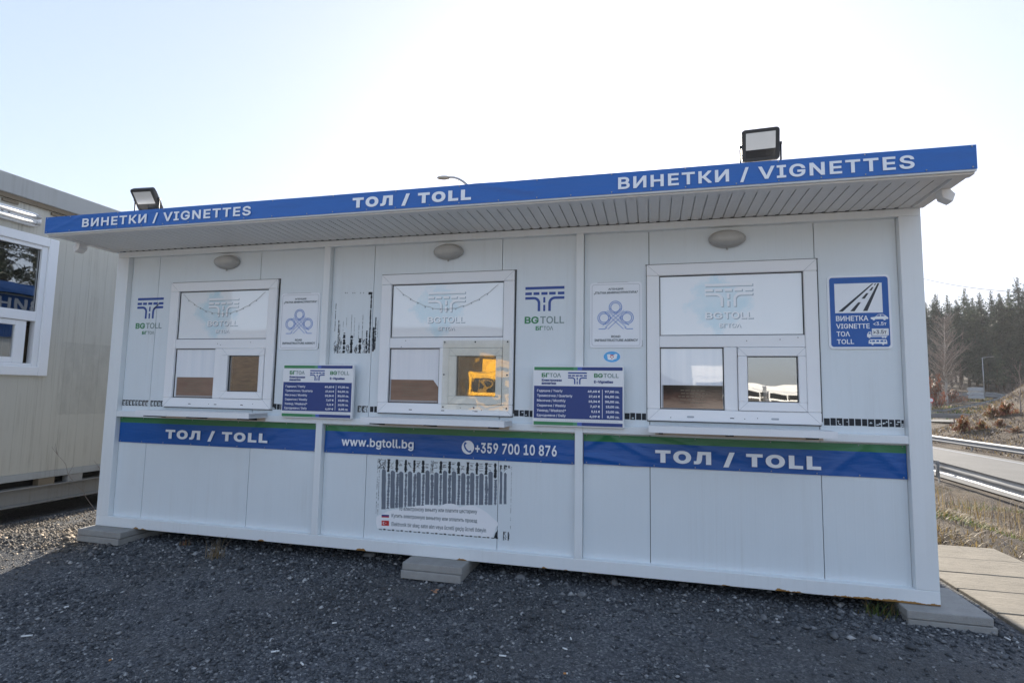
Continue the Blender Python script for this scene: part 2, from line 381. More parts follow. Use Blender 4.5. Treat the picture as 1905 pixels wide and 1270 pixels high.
# ------------------------------------------------------------------ lettering: outlines of the built-in fonts, thickened and filled here
try:
    FONT = bpy.data.fonts.load(os.path.join(bpy.utils.system_resource('DATAFILES', path='fonts'), 'Inter.woff2'))
except Exception:
    FONT = None
GL = {}
def glyphs(text, bold, track=0):
    key = (text, bold, track)
    if key in GL: return GL[key]
    c = bpy.data.curves.new('text_curve', 'FONT'); c.body = text; c.size = 100; c.resolution_u = 2; c.fill_mode = 'NONE'; c.space_character = 1+track
    if FONT: c.font = FONT
    o = bpy.data.objects.new('text_curve', c); me = bpy.data.meshes.new_from_object(o)
    P = np.array([v.co[:2] for v in me.vertices]); nxt = {}
    for e in me.edges: nxt.setdefault(e.vertices[0], []).append(e.vertices[1]); nxt.setdefault(e.vertices[1], []).append(e.vertices[0])
    bpy.data.objects.remove(o); bpy.data.curves.remove(c); bpy.data.meshes.remove(me)
    seen = set(); loops = []
    for st in range(len(P)):
        if st in seen or st not in nxt: continue
        lp = [st]; seen.add(st); cur = st
        while True:
            cand = [q for q in nxt[cur] if q not in seen]
            if not cand: break
            cur = min(cand, key=lambda q: (q != cur+1, q)) if cur == st else cand[0]
            seen.add(cur); lp.append(cur)
        if len(lp) > 2:
            L = P[lp]; keep = np.linalg.norm(L-np.roll(L, 1, 0), axis=1) > 1e-3
            loops.append(L[keep])
    # orientation: outer loops counter-clockwise, holes clockwise (by nesting depth)
    def area(L): return .5*np.sum(L[:, 0]*np.roll(L[:, 1], -1)-np.roll(L[:, 0], -1)*L[:, 1])
    A = [area(L) for L in loops]
    if sum(A) < 0: loops = [L[::-1] for L in loops]
    # clusters of outlines that overlap in x are filled together; the weight is added as a stroke round each outline
    spans = sorted(((L[:, 0].min(), L[:, 0].max(), i) for i, L in enumerate(loops))); cl = []
    for a, b, i in spans:
        if cl and a < cl[-1][1]: cl[-1][1] = max(cl[-1][1], b); cl[-1][2].append(i)
        else: cl.append([a, b, [i]])
    allV, allT, off = [], [], 0
    for _, _, ids in cl:
        polys = [loops[i] for i in ids]
        if bold:
            r_ = bold*100
            for L in list(polys):
                N = np.roll(L, -1, 0)
                for a, b in zip(L, N):
                    d = (b-a)/np.linalg.norm(b-a); q = np.array([d[1], -d[0]])*r_; polys.append(np.array([a+q, b+q, b-q, a-q]))
                d0 = L-np.roll(L, 1, 0); d1 = N-L; turn = np.abs(np.arctan2(d0[:, 0]*d1[:, 1]-d0[:, 1]*d1[:, 0], (d0*d1).sum(1)))
                for v_ in np.nonzero(turn > .12)[0]:
                    p = L[v_]; e0 = d0[v_]/np.linalg.norm(d0[v_]); e1 = d1[v_]/np.linalg.norm(d1[v_]); sg = 1 if e0[0]*e1[1]-e0[1]*e1[0] > 0 else -1
                    n0 = np.array([e0[1], -e0[0]])*sg*r_; n1 = np.array([e1[1], -e1[0]])*sg*r_; dn_ = 1+np.dot(n0, n1)/r_/r_
                    mp = p+(n0+n1)/dn_ if dn_ > .45 else p+(n0+n1)*.8
                    Q = np.array([p, p+n0, mp, p+n1]); ar = np.sum(Q[:, 0]*np.roll(Q[:, 1], -1)-np.roll(Q[:, 0], -1)*Q[:, 1]); polys.append(Q if ar > 0 else Q[::-1])
        V = np.concatenate(polys); E = []; o = 0
        for L in polys:
            n = len(L); E += [(o+i, o+(i+1) % n) for i in range(n)]; o += n
        r = delaunay_2d_cdt([Vector(p) for p in V], E, [], 0, 1e-3)
        CV = np.array([v[:] for v in r[0]]); T = np.array([f for f in r[2] if len(f) == 3])
        cen = CV[T].mean(1); a = V[[e[0] for e in E]]; b = V[[e[1] for e in E]]; x, y = cen[:, 0][:, None], cen[:, 1][:, None]
        side = (b[:, 0]-a[:, 0])*(y-a[:, 1])-(x-a[:, 0])*(b[:, 1]-a[:, 1])
        wnd = ((a[:, 1] <= y) & (b[:, 1] > y) & (side > 0)).sum(1)-((a[:, 1] > y) & (b[:, 1] <= y) & (side < 0)).sum(1)
        T = T[wnd > 0]; allV.append(CV); allT.append(T+off); off += len(CV)
    CV = np.concatenate(allV); T = np.concatenate(allT)
    used, inv = np.unique(T, return_inverse=True); CV = CV[used]; T = inv.reshape(-1, 3)
    GL[key] = (CV, T); return GL[key]
def text(mb, s, x0, x1, z0, z1, y, mat, bold=.022, track=0, fn=None, slope=0):
    """flat lettering filling the box x0..x1, z0..z1 on the plane y (or mapped by fn(u, v))"""
    CV, T = glyphs(s, bold, track); lo, hi = CV.min(0), CV.max(0); U = (CV-lo)/(hi-lo)
    if fn: vs = [fn(u, v) for u, v in U]
    else: vs = [(x0+(x1-x0)*u, y, z0+(z1-z0)*v+slope*u) for u, v in U]
    a = np.array(vs); q = a[T[:, 1]]-a[T[:, 0]]; r = a[T[:, 2]]-a[T[:, 0]]
    mb.add(vs, [tuple(t) if (q[i, 0]*r[i, 2]-q[i, 2]*r[i, 0]) > 0 else tuple(t[::-1]) for i, t in enumerate(T)], mat)

def road_logo(mb, x0, x1, z0, z1, y, mat, dx=0, dz=0):
    W, H = x1-x0, z1-z0; X = lambda u: x0+W*u+dx; Z = lambda v: z1-H*v+dz; t = .105*H
    mb.rect(X(0), X(1), Z(.11), Z(0), y, mat)
    for a, b in ((0, .17), (.212, .365), (.415, .573), (.614, .78), (.834, 1)): mb.rect(X(a), X(b), Z(.335), Z(.225), y, mat)
    for sgn in (0, 1):
        pts = []
        for i in range(9):
            a = math.pi/2*i/8; u = .22+.137*math.sin(a); v = .465+.21*(1-math.cos(a)); pts.append((u, v))
        pts = [(0, .465)]+pts+[(.357, 1)]
        if sgn: pts = [(.985-u if u > 0 else 1, v) for u, v in pts]
        mb.ribbon([(X(u), Z(v)) for u, v in (pts if not sgn else pts[::-1])], t, y, mat)
    for a, b in ((.43, .655), (.745, 1)): mb.rect(X(.467), X(.518), Z(b), Z(a), y, mat)

def lerp(a, b, t): return a+(b-a)*t
def sm(a, b, x):
    t = np.clip((x-a)/(b-a), 0, 1); return t*t*(3-2*t)
# ------------------------------------------------------------------ the ground
def Hgt(x, y):
    x = np.asarray(x, float); y = np.asarray(y, float)
    z = -.118+.022*sm(3, 6, x)+0*y
    z = z-np.clip(-y, 0, 3)*(.10-.065*sm(0, 6, x))-.07*np.clip(-x, 0, 3)
    z = z-.85*sm(3, 26, y)*(1-sm(7, 11, x))
    e = sm(6.95, 11.0, x); z = z*(1-e)-.96*e
    z = z+np.clip((x-18.4)*.36, 0, 5)*(1-sm(29.5, 37, y-1.1*(x-20)))*sm(-30, -5, y)
    z = z+np.clip(y-72, 0, 75)*.068+np.clip(y-147, 0, 400)*.10
    z = z+(30-27*sm(-70, 45, x))*sm(70, 230, -y)
    return z
def vnoise(x, y, sc, seed):
    g = np.random.RandomState(seed).rand(64, 64); u, v = np.asarray(x)*sc, np.asarray(y)*sc
    i, j = np.floor(u).astype(int), np.floor(v).astype(int); a, b = u-i, v-j; a = a*a*(3-2*a); b = b*b*(3-2*b)
    G = lambda p, q: g[p % 64, q % 64]
    return (G(i, j)*(1-a)+G(i+1, j)*a)*(1-b)+(G(i, j+1)*(1-a)+G(i+1, j+1)*a)*b
def axis(fine, step, lo, hi, grow=1.13):
    a = list(np.arange(fine[0], fine[1]+1e-6, step)); s = step
    while a[-1] < hi: s *= grow; a.append(a[-1]+s)
    s = step
    while a[0] > lo: s *= grow; a.insert(0, a[0]-s)
    return np.array(a)
GX = axis((-6, 26), .3, -1500, 1500); GY = axis((-6, 40), .3, -1500, 1800)
def sheet(name, xs, ys, lift, mat, kind='structure', keep=None, rough=0, smooth=True):
    X, Y = np.meshgrid(xs, ys); Z = Hgt(X, Y)+lift
    if rough:
        am = np.clip((X-7)/3, 0, 1)+np.clip((Y-8)/6, 0, 1); am = np.clip(am, 0, 1)*(1-sm(100, 300, np.hypot(X, Y)))
        am = am*(1-((X > 11.3) & (X < 18.2) & (Y < 60)))
        Z = Z+am*rough*(vnoise(X, Y, .9, 3)-.6)
    nx, ny = len(xs), len(ys); idx = np.arange(nx*ny).reshape(ny, nx)
    F = np.stack([idx[:-1, :-1], idx[:-1, 1:], idx[1:, 1:], idx[1:, :-1]], -1).reshape(-1, 4)
    V = np.stack([X, Y, Z], -1).reshape(-1, 3)
    if keep is not None: F = F[keep(V[F].mean(1))]
    return tag(place(name, np_mesh(name, V, F, [mat], None, smooth)), kind=kind)
sheet('ground', GX, GY, 0, 'earth', rough=.16)
yx = GX[(GX > -32) & (GX < 6.61)]; yx = np.append(yx, 6.43); yx = np.sort(yx[(yx < 6.44)])
yy = GY[(GY > -70) & (GY < 8.3)]
sheet('gravel_yard', yx, yy, .012, 'gravel')
k = NT('bounce_concrete'); v = k.coord(); k.col(k.ramp(k.noise(v, .35, 8, .7), [(.3, (.52, .475, .41)), (.7, (.64, .585, .51))])); k.rough(.9)
sheet('bounce_lot', GX[(GX > -60) & (GX < 11)], GY[(GY > -70) & (GY < -5.2)], .03, 'bounce_concrete')  # unseen pale lot, added to bounce sunlight onto the booth front and soffit
plain('forest_shade', (.045, .036, .026), .95, .4, 1.5, 0, .5, 6)
sheet('forest_shade_floor', GX[(GX > -120) & (GX < 260)], GY[(GY > 132) & (GY < 420)], .12, 'forest_shade')  # dark sheet: the shade between the pine trunks is painted into its colour
# finely broken surface where the yard is near
fx = np.arange(-1.62, 6.40, .0115); fy = np.arange(-1.75, .35, .0115)
X, Y = np.meshgrid(fx, fy); Z = Hgt(X, Y)+.018
mask = sm(.40, .62, vnoise(X, Y, 1.15, 21)*.7+vnoise(X, Y, 3.1, 22)*.3); mask = np.maximum(mask, sm(-.42, -.12, Y))
Z += (vnoise(X, Y, 95, 5)-.5)*.008*(.35+.65*mask)+(vnoise(X, Y, 38, 6)-.5)*.006*(.3+.7*mask)+(vnoise(X, Y, 3, 7)-.5)*.022
edge = np.minimum(np.minimum(X-fx[0], fx[-1]-X), np.minimum(Y-fy[0], fy[-1]-Y)); Z -= .03*(1-sm(0, .12, edge))
nx, ny = len(fx), len(fy); idx = np.arange(nx*ny).reshape(ny, nx)
F = np.stack([idx[:-1, :-1], idx[:-1, 1:], idx[1:, 1:], idx[1:, :-1]], -1).reshape(-1, 4)
tag(place('gravel', np_mesh('gravel', np.stack([X, Y, Z], -1).reshape(-1, 3), F, ['gravel'])), kind='stuff')
def stones(name, n, area, r0, r1, dens=None, power=3.2, mat='gravel_stone', lift=.018, seed=1):
    R = np.random.RandomState(seed); x = R.uniform(area[0], area[1], n); y = R.uniform(area[2], area[3], n)
    if dens is not None: k_ = R.rand(n) < dens(x, y); x, y = x[k_], y[k_]; n = len(x)
    r = r0+(r1-r0)*R.rand(n)**power; z = Hgt(x, y)+lift+r*R.uniform(-.1, .45, n)+(vnoise(x, y, 3, 7)-.5)*.022
    B = np.array([(1, 0, 0), (-1, 0, 0), (0, 1, 0), (0, -1, 0), (0, 0, 1), (0, 0, -1)], float)
    FB = np.array([(0, 2, 4), (2, 1, 4), (1, 3, 4), (3, 0, 4), (2, 0, 5), (1, 2, 5), (3, 1, 5), (0, 3, 5)])
    P = B[None]*R.uniform(.55, 1.25, (n, 6, 1))+R.uniform(-.32, .32, (n, 6, 3)); P[:, :, 2] *= .62; P *= r[:, None, None]
    a = R.uniform(0, 6.28, n); c, s = np.cos(a)[:, None], np.sin(a)[:, None]
    Q = np.stack([P[:, :, 0]*c-P[:, :, 1]*s, P[:, :, 0]*s+P[:, :, 1]*c, P[:, :, 2]], -1)+np.stack([x, y, z], -1)[:, None]
    Fs = (FB[None]+6*np.arange(n)[:, None, None]).reshape(-1, 3)
    return tag(place(name, np_mesh(name, Q.reshape(-1, 3), Fs, [mat])), kind='stuff')
def dens(x, y):
    m = sm(.40, .62, vnoise(x, y, 1.15, 21)*.7+vnoise(x, y, 3.1, 22)*.3); m = np.maximum(m, sm(-.42, -.12, y))
    return .16+.84*m
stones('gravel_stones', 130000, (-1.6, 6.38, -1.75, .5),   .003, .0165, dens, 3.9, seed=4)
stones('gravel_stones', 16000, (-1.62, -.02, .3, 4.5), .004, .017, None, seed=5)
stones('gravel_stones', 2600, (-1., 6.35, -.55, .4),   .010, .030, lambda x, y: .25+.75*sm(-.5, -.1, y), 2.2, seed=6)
# ------------------------------------------------------------------ the toll booth
W, HB = 6.06, 2.305
WX = (.57, 2.514, 4.458); WZ = (.990, 2.022); WS = 1.033
booth = thing('toll_booth', 'long white steel toll booth with three service windows, blue roof banner and flat overhanging roof', 'booth')
PZ0, PZ1, TZ = .0805, .896, 2.2567
POST = [(0, .1233), (2.0239, 2.0792), (3.9865, 4.0392), (W-.1185, W)]
def front_box(name, x0, x1, z0, z1, y0=0, y1=.10, mat='frame_paint', bevel=.004):
    return MB().box(x0, x1, y0, y1, z0, z1, mat).build(name, booth, bevel)
for i, (a, b) in enumerate(POST):
    front_box('corner_post' if i in (0, 3) else 'post', a, b, PZ0, TZ, 0 if i in (0, 3) else .001)
front_box('bottom_rail', 0, W, 0, PZ0, 0, .12)
front_box('top_beam', 0, W, TZ, HB, 0, .12)
SEAM = [(.41, 1.421), (2.436, 3.449), (4.474, 5.484)]
for i in range(3):
    bx0, bx1 = POST[i][1], POST[i+1][0]
    front_box('middle_rail', bx0, bx1, PZ1, .945, .002, .10)
    xs = [bx0, SEAM[i][0], SEAM[i][1], bx1]
    for j in range(3):
        a, b = xs[j]+.0022, xs[j+1]-.0022
        for z0, z1, win in ((PZ0, PZ1, False), (.945, TZ, True)):
            m = MB(); wx0, wx1 = WX[i]-.002, WX[i]+WS+.002
            if win and a < wx1 and b > wx0:
                if a < wx0: m.box(a, wx0, .045, .085, z0, z1, 'panel_paint')
                if b > wx1: m.box(wx1, b, .045, .085, z0, z1, 'panel_paint')
                c, d = max(a, wx0), min(b, wx1)
                m.box(c, d, .045, .085, z0, WZ[0]-.002, 'panel_paint'); m.box(c, d, .045, .085, WZ[1]+.002, z1, 'panel_paint')
            else: m.box(a, b, .045, .085, z0, z1, 'panel_paint')
            m.build('wall_panel', booth)
# dark seam backing, body, roof
m = MB()
for i in range(3):
    for sx_ in SEAM[i]:
        m.box(sx_-.004, sx_+.004, .060, .080, PZ0, PZ1, 'gasket'); m.box(sx_-.004, sx_+.004, .060, .080, .945, WZ[0]-.01, 'gasket'); m.box(sx_-.004, sx_+.004, .060, .080, WZ[1]+.01, TZ, 'gasket')
m.build('panel_seam', booth)
m = MB(); m.box(.03, W-.03, .12, 5.46, .02, .06, 'dark_inside'); m.build('floor_deck', booth)
MB().box(.02, .08, .12, 5.50, .0, HB, 'panel_paint').build('side_wall', booth)
MB().box(W-.08, W-.005, .12, 5.50, .0, HB, 'panel_paint').build('side_wall', booth)
MB().box(.08, W-.08, 5.44, 5.50, .0, HB, 'panel_paint').build('rear_wall', booth)
MB().box(.081, W-.081, 1.30, 1.34, .07, HB-.01, 'dark_inside').build('inner_partition', booth)
YF = -.573
m = MB(); m.box(-.036, 6.070, YF+.02, 5.60, 2.335, 2.428, 'soffit_paint'); m.build('roof_slab', booth)
m = MB(); m.box(-.040, 6.073, YF, YF+.02, 2.3, 2.432, 'frame_paint'); m.box(-.040, 6.073, YF+.02, YF+.075, 2.292, 2.334, 'soffit_paint')
m.box(-.040, .02, YF+.075, -.002, 2.300, 2.334, 'soffit_paint'); m.box(6.012, 6.073, YF+.075, -.002, 2.300, 2.334, 'soffit_paint')
m.box(-.030, 6.063, YF+.075, YF+.083, 2.296, 2.334, 'frame_paint')
m.build('roof_edge', booth, .003)
m = MB(); x = .021; pitch = .0665
while x < 6.011:
    x1 = min(x+pitch-.006, 6.011); m.box(x, x1, YF+.084, -.0005, 2.3075, 2.3115, 'soffit_paint'); x += pitch
m.box(.021, 6.011, YF+.084, -.0005, 2.318, 2.322, 'soffit_paint')
m.build('soffit', booth)
m = MB(); x = .021+pitch-.008
while x < 5.95: m.box(x-.012, x+.008, -.014, -.0008, 2.3062, 2.3074, 'gasket'); x += pitch
m.build('soffit_groove', booth)
# drain spouts under the roof ends
for sgn, x0, yy_ in ((1, 6.035, -.30), (-1, -.015, -.30)):
    m = MB(); h = .034
    pr = [(0, 2.30), (.040, 2.30), (.066, 2.268), (.050, 2.225), (.006, 2.250), (0, 2.27)]
    pts = [(x0+sgn*(a-.012), z) for a, z in pr]
    if sgn < 0: pts = pts[::-1]
    pts = pts[::-1]
    m.prism(pts[::-1] if sgn > 0 else pts[::-1], yy_-h, 'soffit_paint', yy_+h); m.build('drain_spout', booth, .004)

# windows: one of them in full, set out three times
def window(i):
    x0, z0 = WX[i], WZ[0]; B = .072; yf, yb = .018, .082
    X = lambda a: x0+a
    m = MB(); mt = 'upvc' if i != 1 else 'upvc_old'
    m.box(X(0), X(WS), yf, yb, z0, z0+.076, mt); m.box(X(0), X(WS), yf, yb, WZ[1]-.076, WZ[1], mt)
    m.box(X(0), X(.082), yf, yb, z0+.076, WZ[1]-.076, mt); m.box(X(.955), X(WS), yf, yb, z0+.076, WZ[1]-.076, mt)
    m.box(X(.082), X(.955), yf+.004, yb, 1.468, 1.545, mt); m.box(X(.478), X(.558), yf+.005, yb, z0+.076, 1.468, mt)
    win = m.build('window', booth, .006)
    # sealant round the frame, mitre lines, drain caps
    m = MB(); e = .007
    m.box(X(-e), X(WS+e*1.6), .040, .0448, WZ[1], WZ[1]+e, 'sealant'); m.box(X(WS), X(WS+e*1.4), .040, .0448, z0+.02, WZ[1], 'sealant'); m.box(X(-e*.5), X(0), .040, .0448, z0, WZ[1], 'sealant'); m.box(X(0), X(WS), .036, .0448, z0-.006, z0, 'sealant')
    for (a, c, b, d) in ((0, 0, .082, .076), (WS, 0, .955, .076), (0, WS-.001, .082, WS-.077), (WS, WS-.001, .955, WS-.077)):
        m.ribbon([(X(a), z0+c), (X(b), z0+d)], .0018, yf-.0006, 'print_soft_grey')
    for a in (.27, .52, .77):
        if i == 2 and a != .52: m.rrect(X(a-.022), X(a+.022), z0+.024, z0+.036, yf-.0007, .0055, 'print_soft_grey')
        else: m.box(X(a-.012), X(a+.012), yf-.001, yf, z0+.026, z0+.031, 'gasket')
    R = random.Random(i)
    for q in range(6): m.disc(X(R.uniform(.1, .95)), z0+R.uniform(.02, .06) if q % 2 else 1.5+R.uniform(-.025, .03), .003, .003, yf-.001, 'gasket', 8)
    m.build('frame_trim', win)
    def pane(a, b, c, d, y, mat, gk=.006):
        m = MB()
        m.quad([(X(a), y, c), (X(b), y, c), (X(b), y, d), (X(a), y, d)], mat)
        m.build('pane', win)
        g = MB()
        for q in ((a, b, c, c+gk), (a, b, d-gk, d), (a, a+gk, c+gk, d-gk), (b-gk, b, c+gk, d-gk)): g.box(X(q[0]), X(q[1]), y-.004, y-.001, q[2], q[3], 'gasket')
        g.build('gasket', win)
    pane(.082, .955, 1.545, WZ[1]-.076, .042, 'window_film')
    pane(.082, .478, z0+.076, 1.468, .042, 'backed_glass')
    MB().box(X(.083), X(.477), .0465, .050, z0+.077, 1.467, 'dark_inside').build('blind', win)
    # sash
    m = MB(); a, b, c, d = .560, .953, z0+.078, 1.466; t = .056; ys = .010
    m.box(X(a), X(b), ys, .075, c, c+t, mt); m.box(X(a), X(b), ys, .075, d-t, d, mt); m.box(X(a), X(a+t), ys, .075, c+t, d-t, mt); m.box(X(b-t+.012), X(b), ys, .075, c+t, d-t, mt)
    for (p, q, r_, s_) in ((a, c, a+t, c+t), (b, c, b-t, c+t), (a, d, a+t, d-t), (b, d, b-t, d-t)): m.ribbon([(X(p), q), (X(r_), s_)], .0016, ys-.0006, 'print_soft_grey')
    m.build('sash', win, .005)
    pane(a+t, b-t+.012, c+t, d-t, .035, 'dark_pane_glass', .005)
    # printed film behind the upper pane, blind behind the lower one
    m = MB(); m.box(X(.083), X(.954), .052, .056, 1.546, WZ[1]-.077, 'dark_inside'); m.build('film_backing', win)
    m = MB(); lx0, lx1 = X(.37), X(.66)
    for dx, dz, mat, y in ((.006, -.006, 'film_shade', .0414), (0, 0, 'film_white', .0408)):  # grey offset copy paints the shadow of the raised white logo
        road_logo(m, lx0, lx1, 1.735, 1.885, y, mat, dx, dz)
        text(m, 'BG', lx0+dx, lx0+.105+dx, 1.655+dz, 1.700+dz, y, mat, .018); text(m, 'TOLL', lx0+.113+dx, lx1+dx, 1.655+dz, 1.700+dz, y, mat, .015)
        text(m, 'БГТОΛ', lx0+.085+dx, lx1-.075+dx, 1.600+dz, 1.626+dz, y, mat, .02)
    m.build('film_print', win)
    if i < 2:   # drooping string of lights seen through the glass
        m = MB(); pts = [(X(.11+.80*u), .0395, 1.925-.17*(1-(2*u-1)**2)+.003*math.sin(u*60)) for u in [q/40 for q in range(41)]]
        m.tube(pts, .0013, 'garland', 5)
        for q in range(3, 39, 3): m.ellipsoid((pts[q][0], .0385, pts[q][2]-.006), .004, .003, .006, 'print_soft_grey', 6, 4)
        m.build('string_light', win)
    return win
WINS = [window(i) for i in range(3)]
# acrylic sheet screwed over the middle sash
m = MB(); m.quad([(3.030, -.004, 1.030), (3.527, -.006, 1.030), (3.527, -.006, 1.520), (3.030, -.004, 1.520)], 'acrylic'); ac = m.build('acrylic_sheet', WINS[1])
m = MB()
for a in (3.045, 3.275, 3.512):
    for c in (1.045, 1.275, 1.508):
        if (a, c) != (3.275, 1.275): m.ellipsoid((a, -.008, c), .006, .004, .006, 'gasket', 8, 5)
m.build('screw', WINS[1])
# notices standing behind the lower panes
def notice(x0, x1, z0, z1, mat, label, cut=0):
    m = MB(); pts = [(x0, z0), (x1, z0), (x1, z1-cut), (x1-cut*.8, z1), (x0, z1)] if cut else [(x0, z0), (x1, z0), (x1, z1), (x0, z1)]
    o = tag(m.prism(pts, .0405, mat, .0415).build('paper_notice'), label, 'notice', 'faded notices in the windows')
    m = MB(); m.prism([(x0+.004, z0+.004), (x1-.004, z0+.004), (x1-.004, z0+.010), (x0+.004, z0+.010)], .0400, 'print_soft_grey'); m.rect(x0+.002, x0+.007, z0, z1, .0399, 'print_soft_grey')
    R = random.Random(int(x0*100))
    for q in range(5):
        z = z1-.035-(z1-z0-.06)*q/5; a = x0+(x1-x0)*R.uniform(.22, .32); b = x1-(x1-x0)*R.uniform(.22, .32); xx = a
        while xx < b: wd = R.uniform(.012, .04); m.rect(xx, min(b, xx+wd), z, z+.0045, .0398, 'wood_dark'); xx += wd+.006
    m.build('faded_print', o)
    return o
notice(.672, 1.040, 1.074, 1.234, 'brown_paper', 'creased brown notice in the window between scuffed wall logo and agency sign')
notice(2.605, 2.985, 1.074, 1.236, 'brown_paper', 'faded brown notice with cut-off corner in the window with the acrylic sheet', .05)
notice(4.553, 4.928, 1.064, 1.222, 'burnt_paper', 'nearly black sun-burnt notice in the window beside the vignette sign', .0)
# shelves under the windows
for i, (a, b) in enumerate(((.553, 1.598), (2.512, 3.553), (4.468, 5.508))):
    m = MB(); y0 = -.205; n = 14
    m.box(a, b, y0, .0, .961, .965, 'alu_sheet'); m.box(a, b, y0, .0, .929, .933, 'alu_sheet'); m.box(a, b, y0-.004, y0, .927, .967, 'alu_sheet')
    for q in range(n): yq = y0+.004+(0-y0-.008)*q/(n-1); m.box(a, b, yq-.0012, yq+.0012, .933, .961, 'alu_sheet')
    sh = m.build('counter_shelf', booth)
    for u in (.07, .46, .90):
        m = MB(); xx = a+(b-a)*u
        m.add([(xx-.012, -.0005, .9285), (xx-.012, -.19, .9285), (xx-.012, -.19, .918), (xx-.012, -.0005, .905), (xx+.012, -.0005, .9285), (xx+.012, -.19, .9285), (xx+.012, -.19, .918), (xx+.012, -.0005, .905)],
              [(0, 1, 2, 3), (7, 6, 5, 4), (0, 4, 5, 1), (1, 5, 6, 2), (2, 6, 7, 3), (3, 7, 4, 0)], 'gasket'); m.build('bracket', sh)
    m = MB(); m.box(a+.04, b-.02, -.004, .0015, .900, .926, 'strip_beige'); m.build('backing_strip', booth)

# ------------------------------------------------------------------ banners
def banner(name, label, x0, x1, z0, z1, green, folds, blue, y, slope=0, amp=.003, group=None):
    nx, nz = max(12, int((x1-x0)/.02)), 18; R = random.Random(int(x0*77)); root = thing(name, label, 'banner', (0, 0, 0), None, group)
    xs = np.linspace(x0, x1, nx+1); zs = np.unique(np.round(np.concatenate([np.linspace(z0, z1-green, nz-4), np.linspace(z1-green, z1, 5) if green else [z1]]), 5))
    m = MB(); U = []
    for zz in zs:
        for xx in xs:
            d = amp*(.5*math.sin(xx*9+zz*14)+.5*math.sin(xx*3.1-zz*9))*1.
            for fx0, fz0, fx1, fz1, wd, h in folds:
                ex, ez = fx1-fx0, fz1-fz0; L = math.hypot(ex, ez); t = ((xx-fx0)*ex+(zz-fz0)*ez)/L/L; dd = abs((xx-fx0)*ez-(zz-fz0)*ex)/L
                d += h*math.exp(-(dd/wd)**2)*(math.exp(-((max(0, t-1)+max(0, -t))*5)**2))
            U.append((xx, y-max(0, d+amp), zz))
    nn = len(xs); fb, fg = [], []
    for r in range(len(zs)-1):
        for c in range(nx):
            f = (r*nn+c, r*nn+c+1, (r+1)*nn+c+1, (r+1)*nn+c); (fg if green and zs[r] >= z1-green-1e-6 else fb).append(f)
    m.add(U, fb, blue, True)
    if fg: i = m.mi('vinyl_green'); m.f += fg; m.m += [i]*len(fg); m.smooth += [True]*len(fg)
    m.build('sheet', root)
    e = MB(); n = max(3, int((x1-x0)/.22))
    for q in range(n+1):
        xx = lerp(x0+.02, x1-.02, q/n)+R.uniform(-.03, .03)*(0 < q < n)
        for zz in ((z0+.010, z1-.008) if q in (0, n) else ((z0+.010, z1-.008) if q % 2 else (z0+.010,))): e.ellipsoid((xx, y-amp*2.1-.001, zz), .0042, .003, .0042, 'galvanised', 8, 4)
    e.build('rivet', root)
    return root
b0 = banner('roof_banner', 'long light blue banner with white lettering along the roof edge of the booth', -.040, 6.073, 2.309, 2.434, 0,
            [(3.45, 2.43, 3.75, 2.37, .02, .006), (3.52, 2.31, 3.52, 2.43, .008, .004), (.05, 2.33, .3, 2.42, .012, .004)], 'vinyl_roof_blue', YF-.004, 0, .0012)
m = MB(); y = YF-.0105
text(m, 'ВИНЕТКИ / VIGNETTES', .333, 1.820, 2.3265, 2.4035, y, 'sign_white', .022, .13)
text(m, 'ТОЛ / TOLL', 2.598, 3.412, 2.3250, 2.4035, y, 'sign_white', .046, .20)
text(m, 'ВИНЕТКИ / VIGNETTES', 4.305, 5.798, 2.3225, 2.4055, y, 'sign_white', .022, .13)
m.build('lettering', b0)
YB = .040
b1 = banner('counter_banner', 'blue and green vinyl TOLL banner at the booth end next to the grey cabin', .128, 2.020, .685, .894, .046, [(1.35, .70, 1.55, .89, .02, .007), (1.45, .72, 1.75, .86, .02, .004)], 'vinyl_blue', YB, 0, .002, 'banners under the counters')
m = MB(); text(m, 'ТОЛ / TOLL', .613, 1.586, .722, .806, YB-.0105, 'sign_white', .046, .20); m.build('lettering', b1)
b2 = banner('counter_banner', 'blue and green vinyl banner with web address and telephone number', 2.083, 3.985, .682, .887, .044, [(2.15, .89, 2.25, .83, .02, .008), (2.30, .70, 2.45, .88, .016, .006), (3.3, .80, 3.6, .86, .02, .004), (2.1, .72, 2.25, .75, .02, .004)], 'vinyl_blue', YB, 0, .002, 'banners under the counters')
m = MB(); y = YB-.0150; text(m, 'www.bgtoll.bg', 2.233, 2.816, .722, .800, y, 'sign_white', .022, .04)
m.disc(3.229, .766, .046, .048, y, 'sign_white')
m.ribbon([(3.208, .797), (3.203, .782), (3.207, .765), (3.217, .750), (3.232, .738), (3.246, .735)], .011, y-.0006, 'vinyl_blue')
m.quad([(3.200, y-.0007, .789), (3.214, y-.0007, .785), (3.219, y-.0007, .797), (3.206, y-.0007, .803)], 'vinyl_blue'); m.quad([(3.240, y-.0007, .729), (3.256, y-.0007, .733), (3.252, y-.0007, .748), (3.239, y-.0007, .742)], 'vinyl_blue')
text(m, '+359 700 10 876', 3.282, 3.862, .730, .803, y, 'sign_white', .022, .04); m.build('lettering', b2)
b3 = banner('counter_banner', 'blue and green vinyl banner reading TOLL under the window beside the vignette sign', 4.042, 5.938, .690, .886, .046, [(4.05, .80, 4.2, .89, .02, .008), (4.06, .74, 4.35, .70, .018, .007), (4.2, .885, 4.45, .76, .014, .006), (5.55, .72, 5.7, .86, .02, .006), (5.75, .88, 5.92, .72, .02, .006), (4.6, .88, 4.9, .80, .02, .004)], 'vinyl_blue', YB, 0, .0025, 'banners under the counters')
m = MB(); text(m, 'ТОЛ / TOLL', 4.507, 5.479, .712, .805, YB-.0145, 'sign_white', .046, .20); m.build('lettering', b3)

